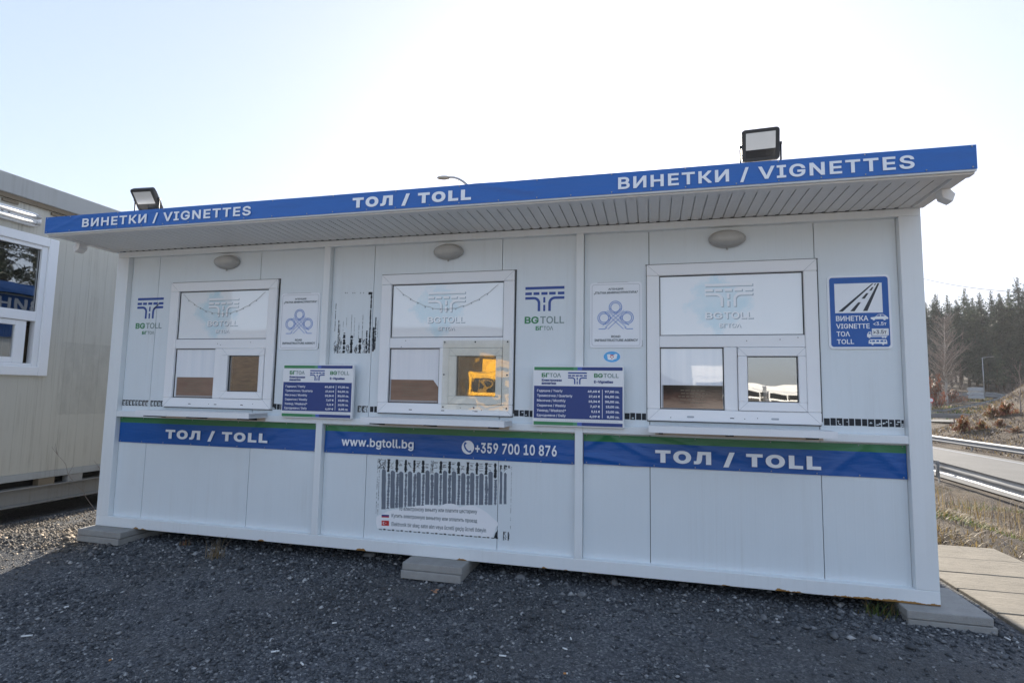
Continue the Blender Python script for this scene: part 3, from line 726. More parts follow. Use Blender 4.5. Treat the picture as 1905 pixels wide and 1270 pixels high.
r = thing('end_banner', 'blue banner round the roof end facing the grey cabin', 'banner'); MB().box(-.0455, -.0415, -.57, 5.59, 2.309, 2.440, 'vinyl_roof_blue').build('sheet', r)
r = thing('side_banner', 'dark blue vignette banner on the end wall facing the grey cabin, mirrored in its window', 'banner'); MB().box(.008, .0175, .35, 2.2, 1.75, 2.285, 'vinyl_blue').build('sheet', r)
m = MB(); text(m, 'ВИНЕТКИ', 0, 0, 0, 0, 0, 'sign_white', .024, .1, lambda u, v: (.0065, 1.83-1.15*u, 2.105+.15*v)); m.build('lettering', r)
# ------------------------------------------------------------------ signs on the front
YP = .045
def price_board(x0, x1, z0, z1, label):
    r = thing('price_board', label, 'price board', (0, 0, 0), None, 'vignette price boards'); yf = -.030
    MB().box(x0, x1, yf, -.001, z0, z1, 'print_white').build('board', r, .003)
    m = MB(); w_, h_ = x1-x0, z1-z0; X = lambda u: x0+w_*u; Z = lambda v: z1-h_*v; y = yf-.0012
    for va, vb in ((.018, .072), (.925, .982)):
        for a, b, mt in ((.014, .40, 'print_green'), (.40, .455, 'print_green'), (.455, .50, 'print_midgreen'), (.50, .55, 'print_midblue'), (.55, .60, 'print_navy'), (.60, .986, 'print_navy')): m.rect(X(a), X(b), Z(vb), Z(va), y, mt)
    m.rect(X(.014), X(.986), Z(.872), Z(.335), y, 'print_navy')
    for q in range(46): m.rect(X(.05+.0195*q), X(.05+.0195*q+.015), Z(.904), Z(.898), y, 'print_soft_grey')
    m.build('printed_panel', r)
    m = MB(); y -= .0008
    text(m, 'БГ', X(.10), X(.185), Z(.19), Z(.12), y, 'print_green', .028); text(m, 'ТОΛ', X(.19), X(.315), Z(.19), Z(.12), y, 'print_grey_green', .012)
    text(m, 'BG', X(.68), X(.775), Z(.19), Z(.12), y, 'print_green', .028); text(m, 'TOLL', X(.782), X(.945), Z(.19), Z(.12), y, 'print_grey_green', .012)
    text(m, 'Електронни', X(.10), X(.325), Z(.268), Z(.218), y, 'print_navy', .035); text(m, 'винетки', X(.10), X(.262), Z(.312), Z(.276), y, 'print_navy', .035)
    text(m, 'E-Vignettes', X(.68), X(.885), Z(.29), Z(.235), y, 'print_navy', .035)
    road_logo(m, X(.395), X(.602), Z(.30), Z(.105), y, 'print_logo_blue')
    rows = (('Годишна / Yearly', .335, '49,60 €', '97,00', .790), ('Тримесечна / Quarterly', .445, '27,61 €', '54,00', .790), ('Месечна / Monthly', .37, '15,34 €', '30,00', .790), ('Седмична / Weekly', .373, '7,67 €', '15,00', .80), ('Уикенд / Weekend*', .375, '5,11 €', '10,00', .80), ('Еднодневна / Daily', .373, '4,09 €', '8,00', .812))
    wide = (.612, .625, .622, .640, .652, .632)
    for q, (t1, u1, t2, t3, u3) in enumerate(rows):
        v = .42+.0815*q; text(m, t1, X(.050), X(u1), Z(v+.025), Z(v-.028), y, 'sign_white', .014)
        text(m, t2, X(wide[q]), X(.745), Z(v+.022), Z(v-.022), y, 'sign_white', .034); text(m, t3, X(u3+.008), X(.897), Z(v+.022), Z(v-.022), y, 'sign_white', .034)
        text(m, 'лв.', X(.906), X(.952), Z(v+.018), Z(v-.014), y, 'sign_white', .012)
    m.rect(X(.768), X(.773), Z(.845), Z(.385), y, 'sign_white'); m.build('lettering', r)
price_board(1.737, 2.338, .938, 1.340, 'white and navy vignette price board, the one closer to the grey cabin')
price_board(3.702, 4.311, .936, 1.340, 'white and navy vignette price board below the small oval sticker')

def agency_sign(x0, x1, z0, z1, label):
    r = thing('agency_sign', label, 'sign', (0, 0, 0), None, 'road agency signs'); w_, h_ = x1-x0, z1-z0; X = lambda u: x0+w_*u; Z = lambda v: z1-h_*v
    m = MB(); m.rrect(x0, x1, z0, z1, YP-.007, .022, 'sign_white', YP-.0005); m.build('plate', r)
    m = MB(); y = YP-.0085; e = .014; pts = []
    for cx, cz, a0 in ((x1-.03, z0+.03, -90), (x1-.03, z1-.03, 0), (x0+.03, z1-.03, 90), (x0+.03, z0+.03, 180)):
        for i in range(5): a = math.radians(a0+22.5*i); pts.append((cx+.016*math.cos(a), cz+.016*math.sin(a)))
    m.ribbon(pts, .0022, y, 'print_soft_grey', True)
    # knot of three loops on crossing ramps
    K = 'print_knot_blue'
    for cu, cv in ((.495, .385), (.275, .545), (.715, .545)):
        for rr in (.080, .108): m.ribbon([(X(cu)+rr*1.12*w_*math.cos(a*math.pi/18), Z(cv)+rr*1.12*w_*math.sin(a*math.pi/18)) for a in range(36)], .0042, y, K, True)
    for q, o in enumerate((-.05, 0, .05)):
        m.ribbon([(X(.30+o), Z(.690+o*.55)), (X(.66+o), Z(.430+o*.55))], .0030, y-.0006, K); m.ribbon([(X(.70+o), Z(.690-o*.55)), (X(.34+o), Z(.430-o*.55))], .0030, y-.0004, K)
    m.ribbon([(X(.17), Z(.715)), (X(.29), Z(.715)), (X(.33), Z(.69))], .0042, y, K); m.ribbon([(X(.83), Z(.715)), (X(.71), Z(.715)), (X(.67), Z(.69))], .0042, y, K)
    text(m, 'АГЕНЦИЯ', X(.355), X(.645), Z(.122), Z(.088), y, 'print_grey', .028); text(m, '„ПЪТНА ИНФРАСТРУКТУРА“', X(.075), X(.925), Z(.182), Z(.138), y, 'print_grey', .03)
    text(m, 'ROAD', X(.415), X(.59), Z(.848), Z(.812), y, 'print_grey', .028); text(m, 'INFRASTRUCTURE AGENCY', X(.09), X(.925), Z(.906), Z(.868), y, 'print_grey', .03)
    m.build('lettering', r)
    m = MB(); m.box(x0-.001, x0+.002, YP-.003, YP-.0006, z0+.02, z0+.14, 'residue_black'); m.box(x1-.002, x1+.0015, YP-.003, YP-.0006, z0+.01, z0+.05, 'residue_black'); m.box(x0+.05, x1-.09, YP-.003, YP-.0006, z1-.001, z1+.002, 'residue_black'); m.build('old_glue', r)
agency_sign(1.633, 1.984, 1.459, 1.905, 'white road agency sign beside the black scratched glue patch')
agency_sign(4.080, 4.427, 1.468, 1.914, 'white road agency sign above the small oval sticker')

def wall_logo(x0, x1, z0, z1, tz0, tz1, bz0, bz1, bx0, bx1, label, scuff):
    r = thing('logo_sticker', label, 'logo sticker', (0, 0, 0), None, 'logo stickers on the front'); m = MB(); y = YP-.0012
    road_logo(m, x0, x1, z0, z1, y, 'print_logo_blue')
    if scuff:
        for q in range(6): m.ellipsoid((x0+.18+.009*q, y-.001, z0+.085+.008*q+.004*math.sin(q*3)), .009, .0008, .005, 'residue_black', 8, 4)
    m.build('road_symbol', r); m = MB(); s = x0+(x1-x0)*.355
    text(m, 'BG', x0-.002, s, tz0, tz1, y, 'print_green', .028); text(m, 'TOLL', s+.01, x1, tz0, tz1, y, 'print_grey_green', .014)
    mid = bx0+(bx1-bx0)*.42; text(m, 'БГ', bx0, mid, bz0, bz1, y, 'print_green', .028); text(m, 'ТОΛ', mid+.004, bx1, bz0, bz1, y, 'print_grey_green', .014); m.build('lettering', r)
wall_logo(.204, .476, 1.727, 1.906, 1.641, 1.690, 1.592, 1.620, .275, .403, 'scuffed blue and green road logo on the panel next to the grey cabin', True)
wall_logo(3.622, 3.901, 1.727, 1.901, 1.639, 1.690, 1.592, 1.621, 3.700, 3.824, 'clean blue and green road logo between the middle window and a post', False)

# vignette sign
r = thing('vignette_sign', 'blue and white vignette and toll sign with a motorway pictogram', 'sign')
x0, x1, z0, z1 = 5.549, 5.894, 1.457, 1.912; w_, h_ = x1-x0, z1-z0; X = lambda u: x0+w_*u; Z = lambda v: z1-h_*v
m = MB(); m.rrect(x0, x1, z0, z1, YP-.009, .025, 'sign_white', YP-.0005); m.build('plate', r)
m = MB(); y = YP-.0104; m.rrect(X(.035), X(.965), Z(.972), Z(.028), y, .016, 'print_blue'); m.rect(X(.114), X(.868), Z(.515), Z(.112), y-.0006, 'sign_white')
def zq(px, py):   # the sign's own measure
    t = (py-105)/1080; return X((px-(137+38*t))/(925+14*t)), Z(t)
y2 = y-.0012
for q in (((310, 640), (375, 640), (826, 238), (802, 238)), ((675, 635), (740, 635), (912, 235), (886, 235)), ((485, 637), (550, 637), (645, 507), (605, 507)), ((652, 455), (700, 455), (757, 375), (722, 375)), ((765, 338), (798, 338), (828, 288), (805, 288)), ((832, 262), (850, 262), (865, 237), (850, 237))):
    m.quad([(zq(*p)[0], y2, zq(*p)[1]) for p in q], 'print_black')
m.build('printed_panel', r)
m = MB()
for s_, a, b, c, d in (('ВИНЕТКА', 275, 752, 778, 703), ('VIGNETTE', 278, 772, 890, 818), ('ТОΛ', 285, 482, 1005, 930), ('TOLL', 290, 543, 1115, 1045), ('<3.5т', 825, 1015, 848, 797)):
    p, q = zq(a, c), zq(b, d); text(m, s_, p[0], q[0], p[1], q[1], y2, 'sign_white', .018)
p, q = zq(808, 992), zq(1047, 893)
car = [(785, 745), (790, 730), (850, 722), (890, 690), (925, 684), (965, 684), (1005, 706), (1042, 735), (1045, 752), (1030, 757), (800, 757)]
m.prism([zq(*c) for c in car][::-1], y2, 'sign_white')
for cx in (832, 988): a = zq(cx, 757); m.disc(a[0], a[1], .0068, .0075, y2-.0004, 'sign_white', 14)
for q_ in (((870, 715), (892, 696), (925, 693), (925, 715)), ((935, 693), (965, 693), (985, 706), (990, 715), (935, 715))): m.prism([zq(*c) for c in q_][::-1], y2-.0007, 'print_blue')
m.prism([zq(*c) for c in ((735, 1010), (735, 975), (755, 940), (795, 935), (800, 1000), (935, 1000), (1030, 1000), (1030, 1012), (740, 1016))][::-1], y2, 'sign_white')
m.prism([zq(*c) for c in ((752, 970), (765, 948), (785, 948), (785, 970))][::-1], y2-.0006, 'print_blue')
for cx in (770, 965, 1000): a = zq(cx, 1014); m.disc(a[0], a[1], .0062, .0068, y2-.0004, 'sign_white', 14)
m.rect(p[0], q[0], p[1], q[1], y2-.0008, 'print_white')
a, b = zq(825, 970), zq(1015, 915); text(m, '>3.5т', a[0], b[0], a[1], b[1], y2-.0016, 'print_black', .015)
m.prism([zq(*c) for c in ((757, 1110), (760, 1065), (785, 1048), (1015, 1048), (1028, 1080), (1030, 1115))][::-1], y2, 'sign_white')
for cx in (815, 970): a = zq(cx, 1115); m.disc(a[0], a[1], .0062, .0068, y2-.0004, 'sign_white', 14)
for a_, b_ in ((775, 798), (808, 850), (868, 910), (928, 972), (985, 1010)): m.prism([zq(*c) for c in ((a_, 1085), (a_+4, 1062), (b_, 1062), (b_, 1085))][::-1], y2-.0006, 'print_blue')
m.build('lettering', r)
# oval sticker
r = thing('oval_sticker', 'small light blue oval sticker with a white map and red emblem', 'sticker'); m = MB(); y = YP-.0012
m.disc(4.228, 1.4075, .0585, .0395, y, 'sign_white', 32); m.disc(4.228, 1.4075, .0555, .0367, y-.0005, 'sticker_blue', 32)
m.prism([(4.228+a*.033, 1.4065+b*.023) for a, b in ((-1, .7), (-.9, -.1), (-.8, -.8), (-.3, -.9), (.1, -1), (.5, -.7), (.95, -.5), (1.02, .1), (1.1, .75), (.7, .9), (.3, .5), (-.3, .75), (-.7, .8))], y-.001, 'sign_white'); m.build('printed_panel', r)
m = MB()
for a, b in ((-.009, 0), (.009, 0), (0, .010), (0, -.010), (-.007, .012), (.007, .012)): m.disc(4.228+a, 1.406+b, .0038, .0045, y-.0015, 'print_red', 8)
m.build('emblem', r)
# ------------------------------------------------------------------ torn stickers: glue left on the panels
YR = YP-.0010
def pf(px, py): q = at(px, py, 'y', YP); return q[0], q[2]
def streak(m, cx, za, zb, wd, R, mat='residue_black', holes=.12, y=YR):
    n = max(2, int(abs(zb-za)/.007)); z = za; o = 0
    for i in range(n):
        z2 = za+(zb-za)*(i+1)/n; o = max(-.3, min(.3, o+R.uniform(-.12, .12))); ww = wd*R.uniform(.55, 1.1)
        if R.random() > holes: m.quad([(cx-ww/2+o*wd*.3, y, z), (cx+ww/2+o*wd*.3, y, z), (cx+ww/2*R.uniform(.8, 1.1)+o*wd*.3, y, z2), (cx-ww/2*R.uniform(.8, 1.1)+o*wd*.3, y, z2)], mat)
        z = z2
def scratchy(m, a, b, z0, z1, R, n=10, y=YR):
    for q in range(n):
        xx = R.uniform(a, b); zz = R.uniform(z0, z1); l = R.uniform(.3, 1)*(b-a)*.5; t = R.uniform(-.5, .5)*(z1-z0)*.6; wd = R.uniform(.0012, .0035)
        xa, xb = max(a, xx-l), min(b, xx+l); m.ribbon([(xa, min(z1, max(z0, zz-t))), (xb, min(z1, max(z0, zz+t)))], wd, y-.0001*q, 'residue_black')
r = thing('sticker_residue', 'black scratched glue patch of a removed sign on the panel left of the middle window', 'glue residue')
m = MB(); R = random.Random(5); s8 = 7.936
def z8(px, py): return pf(500+px/s8, 520+py/s8)
for cx, t, b, wd in ((985, 350, 760, 9), (1025, 600, 1085, 14), (1045, 660, 960, 9), (1112, 785, 1085, 44), (1222, 825, 1085, 44), (1345, 868, 1085, 44), (1385, 520, 900, 6), (1445, 740, 1085, 26), (1500, 186, 1085, 24), (1545, 700, 1062, 34), (1575, 555, 1030, 20), (1222, 520, 820, 5), (1330, 640, 870, 6), (1265, 560, 850, 4), (1150, 560, 700, 4), (1100, 600, 760, 4), (1610, 600, 850, 4)):
    p, q = z8(cx, t), z8(cx, b); streak(m, (p[0]+q[0])/2, q[1], p[1], wd/s8*.0045, R, holes=.04 if wd > 22 else .15)
for a, b, t, e in ((955, 1010, 900, 1085), (1015, 1080, 850, 1085), (1135, 1190, 960, 1085), (1255, 1310, 960, 1085), (1375, 1430, 880, 1085), (1430, 1500, 900, 1085), (1520, 1590, 760, 1040)):
    p, q = z8(a, e), z8(b, t); scratchy(m, p[0], q[0], p[1], q[1], R, 14)
for a in (1000, 1055, 1160, 1275, 1390): p = z8(a, 1080); m.rect(p[0], p[0]+.028, p[1], p[1]+.0025, YR-.0004, 'residue_black')
for a in (1130, 1155, 1240, 1270, 1355, 1398): p = z8(a, 195); m.rect(p[0], p[0]+.004, p[1]-.006, p[1]+.003, YR-.0004, 'residue_black')
p = z8(1480, 215); m.rect(p[0]-.004, p[0]+.018, p[1]-.004, p[1]+.016, YR-.0005, 'residue_black')
m.build('glue_stain', r)
# the dashed strip of old tape along the bottom of the panels
for a, b, lab in ((.130, .400, 'scratched strip of black tape at the end of the booth next to the grey cabin'), (.425, .560, 'short scratched strip of black tape touching the frame of the window by the wall logo'), (1.612, 1.735, 'strip of three black tape pieces beside the scuffed sealant between window and price board'),
                  (2.345, 2.428, 'curled black tape piece between a price board and the panel seam'), (2.446, 2.512, 'short pair of black tape pieces touching the middle window frame'), (3.555, 3.700, 'strip of black tape pieces between the middle window and a price board'), (4.312, 4.455, 'strip of chipped black tape pieces between the price board and the sunniest window'), (5.508, 5.936, 'long strip of black tape pieces under the vignette sign')):
    m = MB(); R = random.Random(int(a*1000)); x = a; z0, z1 = .990, 1.036
    while x < b-.006:
        wd = min(R.uniform(.026, .034), b-x)
        if a < .5 or (a > 2.3 and a < 2.44):
            scratchy(m, x, x+wd, z0, z1, R, 5); m.rect(x, x+wd, z1-.008, z1, YR-.002, 'residue_black'); m.rect(x, x+wd*.8, z0, z0+.007, YR-.002, 'residue_black'); m.rect(x, x+wd*.3, z0+.008, z1-.009, YR-.0022, 'residue_black')
        else:
            m.rect(x, x+wd, z0+R.uniform(0, .003), z1-R.uniform(0, .003), YR, 'residue_black')
            for q in range(R.randint(0, 3) if a > 4 else R.randint(0, 1)): ex = R.uniform(x+.006, x+wd-.006); m.ellipsoid((ex, YR-.0004, R.uniform(z0+.008, z1-.012)), R.uniform(.003, .009), .0006, R.uniform(.002, .005), 'panel_paint', 8, 4)
        x += wd+R.uniform(.0035, .006)
    tag(m.build('tape_strip'), lab, 'tape', 'black tape strips')
# the torn poster under the middle banner
r = thing('torn_poster', 'torn poster with grey glue stripes and a ragged white bottom in four languages', 'poster'); R = random.Random(3)
def z7(px, py): return pf(680+px/6.35, 830+py/6.35)
def tone(x): return 285+(x-215)*.035
m = MB()
wide_ = [215, 320, 420, 525, 628, 732, 835, 937, 1043, 1153, 1260, 1368, 1476, 1600, 1650]; thin_ = [271, 373, 475, 577, 680, 785, 888, 993, 1100, 1208, 1316, 1425, 1535]
for i, cx in enumerate(wide_):
    top = 285+i*2+R.uniform(-18, 14); bot = (740-i*11 if i < 6 else 690) if i < 13 else 680; bot = max(bot, 680); wd = 50 if i < 13 else (28 if i == 13 else 32)
    pts = []
    for t in range(9): yy_ = lerp(bot, top+16, t/8); pts.append((cx+wd/2+R.uniform(-2, 2)-(t-4)*-.6, yy_))
    cap = [(cx+wd*.36, top+4), (cx, top-6), (cx-wd*.36, top+4)]
    left = [(cx-wd/2+R.uniform(-2, 2)+(t-4)*.6, lerp(bot, top+16, t/8)) for t in range(8, -1, -1)]
    m.prism([z7(*q) for q in pts+cap+left], YR, 'residue_grey')
    for q in range(5): a, b = z7(cx-wd*.45, 210+i*4+R.uniform(-45, 40)), z7(cx+wd*R.uniform(.1, .45), 210+i*4+R.uniform(-45, 40)); m.ribbon([a, (b[0], a[1]+R.uniform(-.004, .004))] if R.random() < .6 else [a, b], R.uniform(.0012, .0035), YR-.0003-q*.0001, 'residue_black')
    if R.random() < .7: a = z7(cx-wd/2, 158+i*4); b = z7(cx+wd/2, 158+i*4); m.ribbon([a, (b[0], a[1])], .0022, YR-.0009, 'residue_black')
for i, cx in enumerate(thin_):
    top = 305+i*3+(40 if i == 12 else 0); a = z7(cx-16, top-6); b = z7(cx+16, 150+i*4)
    if i != 5: streak(m, (a[0]+b[0])/2, a[1], b[1], (b[0]-a[0])*1.3, R, 'residue_black', 0)
    else:
        for dx in (-13, 12): p, q = z7(cx+dx, top), z7(cx+dx, 165); streak(m, p[0], p[1], q[1], .004, R)
        scratchy(m, a[0], b[0], a[1], b[1], R, 8)
    bot = 735-i*9 if i < 6 else 690; wd = 20+4*(i % 2); p, q = z7(cx+2, bot), z7(cx, top+10); streak(m, (p[0]+q[0])/2, p[1], q[1], wd*.0010, R, 'residue_grey', 0)
for cx in (150, 170): p, q = z7(cx-12, 800), z7(cx, 150); streak(m, q[0], p[1], q[1], .0035, R, holes=.35)
a, b = z7(150, 260), z7(200, 145); scratchy(m, a[0], b[0], a[1], b[1], R, 14)
a, b = z7(205, 280), z7(245, 150); scratchy(m, a[0], b[0], a[1], b[1], R, 10)
for u in range(28): a = z7(160+u*51, 975+u*3.9); m.rect(a[0], a[0]+(.017 if u % 2 else .024), a[1]-.004, a[1]+(.006 if u % 2 else .001), YR-.0004, 'residue_black')
a, b = z7(1515, 1080), z7(1562, 985); m.prism([(a[0], a[1]), (b[0], a[1]), (b[0], b[1]), (a[0]+.012, b[1]-.02)], YR-.0004, 'residue_black')
for q_ in ((1625, 1105, 1665, 1005), (1680, 1110, 1700, 1010), (1635, 265, 1675, 222), (1688, 255, 1712, 225), (1590, 275, 1615, 220)): a, b = z7(q_[0], q_[1]), z7(q_[2], q_[3]); scratchy(m, a[0], b[0], a[1], b[1], R, 9); m.rect(a[0], a[0]+.005, a[1], b[1], YR-.0014, 'residue_black')
p, q = z7(1712, 1000), z7(1712, 240); streak(m, p[0], p[1], q[1], .0022, R, holes=.3)
m.build('glue_stain', r)
m = MB(); top = [(130, 832), (165, 805), (195, 800), (262, 762), (330, 748), (400, 738), (470, 722), (560, 712), (640, 702), (700, 695), (790, 690), (845, 702), (880, 712), (905, 690), (960, 672), (1040, 676), (1082, 692), (1108, 722), (1180, 700), (1245, 692), (1300, 700), (1345, 724), (1440, 782), (1500, 838), (1562, 892), (1570, 925), (1540, 960), (1530, 1010), (1500, 1072)]
low_ = [(1400, 1062), (1000, 1030), (600, 1000), (300, 975), (140, 962), (128, 900)]
m.prism([z7(*q) for q in low_[::-1]+top[::-1]], YR-.0016, 'paper_white')
m.build('torn_paper', r)
m = MB(); y = YR-.0024
def along(px0, py0, px1, py1, hh):   # lettering box that follows the line of print
    A, B = np.array(z7(px0, py0)), np.array(z7(px1, py1)); h = hh/6.35*.0043
    return lambda u, v: (A[0]+(B[0]-A[0])*u, y, A[1]+(B[1]-A[1])*u+(v-.5)*h)
text(m, 'то електронску вињету или платите цестарину', 0, 0, 0, 0, 0, 'print_grey', .012, 0, along(398, 742, 1320, 778, 42))
text(m, 'Купить электронную виньетку или оплатить проезд', 0, 0, 0, 0, 0, 'print_grey', .012, 0, along(310, 818, 1320, 882, 50))
text(m, 'Elektronik bir skeç satın alın veya ücretli geçiş ücreti ödeyin', 0, 0, 0, 0, 0, 'print_grey', .012, 0, along(310, 918, 1425, 995, 52))
for pts, mt in ((((192, 795), (280, 798), (280, 806), (192, 803)), 'sign_white'), (((192, 803), (280, 806), (280, 824), (192, 821)), 'print_navy'), (((192, 821), (280, 824), (280, 838), (192, 835)), 'print_red'), (((192, 872), (280, 875), (280, 935), (192, 932)), 'print_red')): m.prism([z7(*q) for q in pts][::-1], y, mt)
c = z7(222, 903); m.disc(c[0], c[1], .0105, .0105, y-.0004, 'sign_white', 18); m.disc(c[0]+.0035, c[1], .0083, .0083, y-.0006, 'print_red', 18); c = z7(243, 904); m.disc(c[0], c[1], .0036, .0036, y-.0008, 'sign_white', 5)
m.build('lettering', r)

# ------------------------------------------------------------------ lamps on the front and on the roof
def bulkhead(cx, cz, label):
    r = thing('bulkhead_lamp', label, 'wall lamp', (cx, YP, cz), None, 'oval lamps over the windows')
    m = MB(); n = 28
    def ring(rx, rz, y): return [(rx*math.cos(2*math.pi*i/n), y, rz*math.sin(2*math.pi*i/n)) for i in range(n)]
    prof = [(.112, .056, -.001), (.116, .059, -.022), (.112, .056, -.034)]; vs = []; fs = []
    for p in prof: vs += ring(*p)
    for k_ in range(2):
        for i in range(n): fs.append((k_*n+i, k_*n+(i+1) % n, (k_+1)*n+(i+1) % n, (k_+1)*n+i))
    fs.append(tuple(range(2*n, 3*n))); m.add(vs, fs, 'lamp_grey', True); m.build('base', r)
    m = MB(); vs = []; fs = []; prof = [(.106, .051, -.034), (.100, .047, -.056), (.082, .038, -.075), (.05, .023, -.085), (.012, .006, -.088)]
    for p in prof: vs += ring(*p)
    for k_ in range(len(prof)-1):
        for i in range(n): fs.append((k_*n+i, k_*n+(i+1) % n, (k_+1)*n+(i+1) % n, (k_+1)*n+i))
    fs.append(tuple(range((len(prof)-1)*n, len(prof)*n))); m.add(vs, fs, 'lamp_lens', True)
    m.build('lens', r)
    m = MB(); m.tube([(0, -.012, -.052), (0, -.020, -.066)], .006, 'lamp_grey', 8); m.ellipsoid((0, -.022, -.069), .007, .007, .006, 'lamp_grey', 8, 5); m.build('screw', r)
bulkhead(1.108, 2.180, 'oval grey bulkhead lamp above the window beside the wall logo next to the grey cabin')
bulkhead(3.040, 2.179, 'oval grey bulkhead lamp above the middle window with the acrylic sheet')
bulkhead(4.968, 2.176, 'oval grey bulkhead lamp above the window beside the vignette sign')
def flood(loc, rz, tilt, label):
    r = thing('floodlight', label, 'floodlight', loc, (0, 0, rz), 'floodlights on the roof')
    m = MB(); w_, h_ = .098, .088; ct, st = math.cos(tilt), math.sin(tilt); zc = .122
    def P(x, y, z): return (x, y*ct-z*st, zc+z*ct+y*st)
    def rr(w, h, rad, y):
        pts = []
        for cx, cz, a0 in ((w-rad, -h+rad, -90), (w-rad, h-rad, 0), (-w+rad, h-rad, 90), (-w+rad, -h+rad, 180)):
            for i in range(5): a = math.radians(a0+22.5*i); pts.append((cx+rad*math.cos(a), y, cz+rad*math.sin(a)))
        return pts
    loops = [rr(w_*.96, h_*.96, .016, -.020), rr(w_, h_, .018, -.014), rr(w_, h_, .018, .012), rr(w_*.8, h_*.78, .014, .034)]; n = 20
    vs = [P(*p) for L in loops for p in L]; fs = [tuple(range(n)), tuple(range(4*n-1, 3*n-1, -1))]
    for k_ in range(3):
        for i in range(n): fs.append((k_*n+i, k_*n+(i+1) % n, (k_+1)*n+(i+1) % n, (k_+1)*n+i))
    m.add(vs, fs, 'black_plastic')
    for q in range(7): xq = -.066+.022*q; m.add([P(xq-.002, .033, -.06), P(xq+.002, .033, -.06), P(xq+.002, .033, .06), P(xq-.002, .033, .06), P(xq-.002, .048, -.05), P(xq+.002, .048, -.05), P(xq+.002, .048, .05), P(xq-.002, .048, .05)], [(0, 1, 2, 3), (7, 6, 5, 4), (0, 4, 5, 1), (1, 5, 6, 2), (2, 6, 7, 3), (3, 7, 4, 0)], 'black_plastic')
    m.build('housing', r)
    m = MB(); m.quad([P(-.076, -.0208, -.026), P(.076, -.0208, -.026), P(.076, -.0208, .066), P(-.076, -.0208, .066)], 'reflector'); m.build('reflector', r)
    m = MB(); m.quad([P(-.076, -.0208, -.070), P(.076, -.0208, -.070), P(.076, -.0208, -.0275), P(-.076, -.0208, -.0275)], 'dark_glass'); m.build('glass_pane', r)
    m = MB()
    for s_ in (-1, 1):
        xs_ = s_*(w_+.006); m.tube([(xs_, 0, zc), (xs_, .004, .03), (s_*.085, .006, .006), (0, .006, .005)], .005, 'black_plastic', 6)
        m.tube([(s_*(w_-.004), 0, zc), (s_*(w_+.012), 0, zc)], .009, 'black_plastic', 10)
    m.box(-.05, .05, -.012, .03, 0, .007, 'black_plastic'); m.build('bracket', r)
    m = MB(); m.tube([P(-.03, .03, -.05), (-.04, .05, .05), (-.05, .04, .004), (-.05, .10, .004)], .0035, 'black_plastic', 6); m.build('cable', r)
flood((.785, -.46, 2.438), math.radians(4), math.radians(37), 'black floodlight tilted down on the roof edge beside the grey cabin')
flood((5.085, -.50, 2.438), math.radians(-4), math.radians(12), 'black floodlight standing almost upright above the vignette lettering')

# ------------------------------------------------------------------ slabs the booth stands on, paved walk beside it
def slab(loc, sx, sy, h, label, group, rz=0, mat='concrete', cut=0, seed=0):
    R = random.Random(seed); m = MB(); jx = lambda: R.uniform(-.006, .006)
    pts = [(0+jx(), 0+jx()), (sx+jx(), 0+jx()), (sx+jx(), sy), (0, sy)]
    if cut: pts = [(0, 0), (sx-.008, 0), (sx, cut*.18), (sx, sy), (0, sy)]
    n = len(pts); m.add([(a, b, 0) for a, b in pts]+[(a, b, h) for a, b in pts], [tuple(range(n-1, -1, -1)), tuple(range(n, 2*n))]+[(i, (i+1) % n, n+(i+1) % n, n+i) for i in range(n)], mat)
    return tag(m.build('concrete_slab', None, .006, loc, (0, 0, rz)), label, 'concrete slab', group)
G_ = 'concrete slabs under the booth'
slab((-.022, -.128, -.050), .43, .42, .0485, 'grey concrete slab under the booth corner near the cabin, upper of two', G_, .012, seed=1)
slab((-.050, -.118, -.104), .455, .45, .052, 'chipped concrete slab under the booth corner near the cabin, lower of two', G_, -.02, seed=2)
slab((2.842, -.150, -.050), .425, .42, .0485, 'grey concrete slab under the middle of the booth, upper of two', G_, .01, seed=3)
slab((2.836, -.153, -.106), .425, .43, .054, 'grey concrete slab under the middle of the booth, lower of two', G_, .004, seed=4)
slab((5.850, -.108, -.048), .415, .49, .0465, 'wide grey concrete slab under the booth corner by the paved walk, upper of two', G_, .0, 'concrete', 1, 5)
slab((5.853, -.106, -.104), .42, .50, .054, 'wide grey concrete slab under the booth corner by the paved walk, lower of two', G_, .0, 'concrete', 0, 6)
ys_ = [-1.09, -.665, -.24, .185, .612, 1.000, 1.425, 1.857]
words_ = ['farthest out of view toward the yard', 'third slab from the yard end', 'slab of the paved walk level with the front of the booth', 'slab of the paved walk lying beside the stacked corner slabs', 'slab of the paved walk next in line behind the corner slabs', 'slab of the paved walk, second from the grass', 'slab of the paved walk, the last one touching the grass']
for i in range(2, 7):
    slab((6.415+.004*(i % 2), ys_[i]+.005, -.128), .84+.01*math.sin(i*2), ys_[i+1]-ys_[i]-.0065, .066+.0015*math.sin(i*3), 'pale concrete '+words_[i], 'paving slabs beside the booth', 0, 'paving', 0, 20+i)
slab((7.262, 1.0, -.20), .8, .84, .07, 'low concrete slab sunk in the grass at the far side of the paved walk', 'paving slabs beside the booth', .02, 'paving', 0, 40)
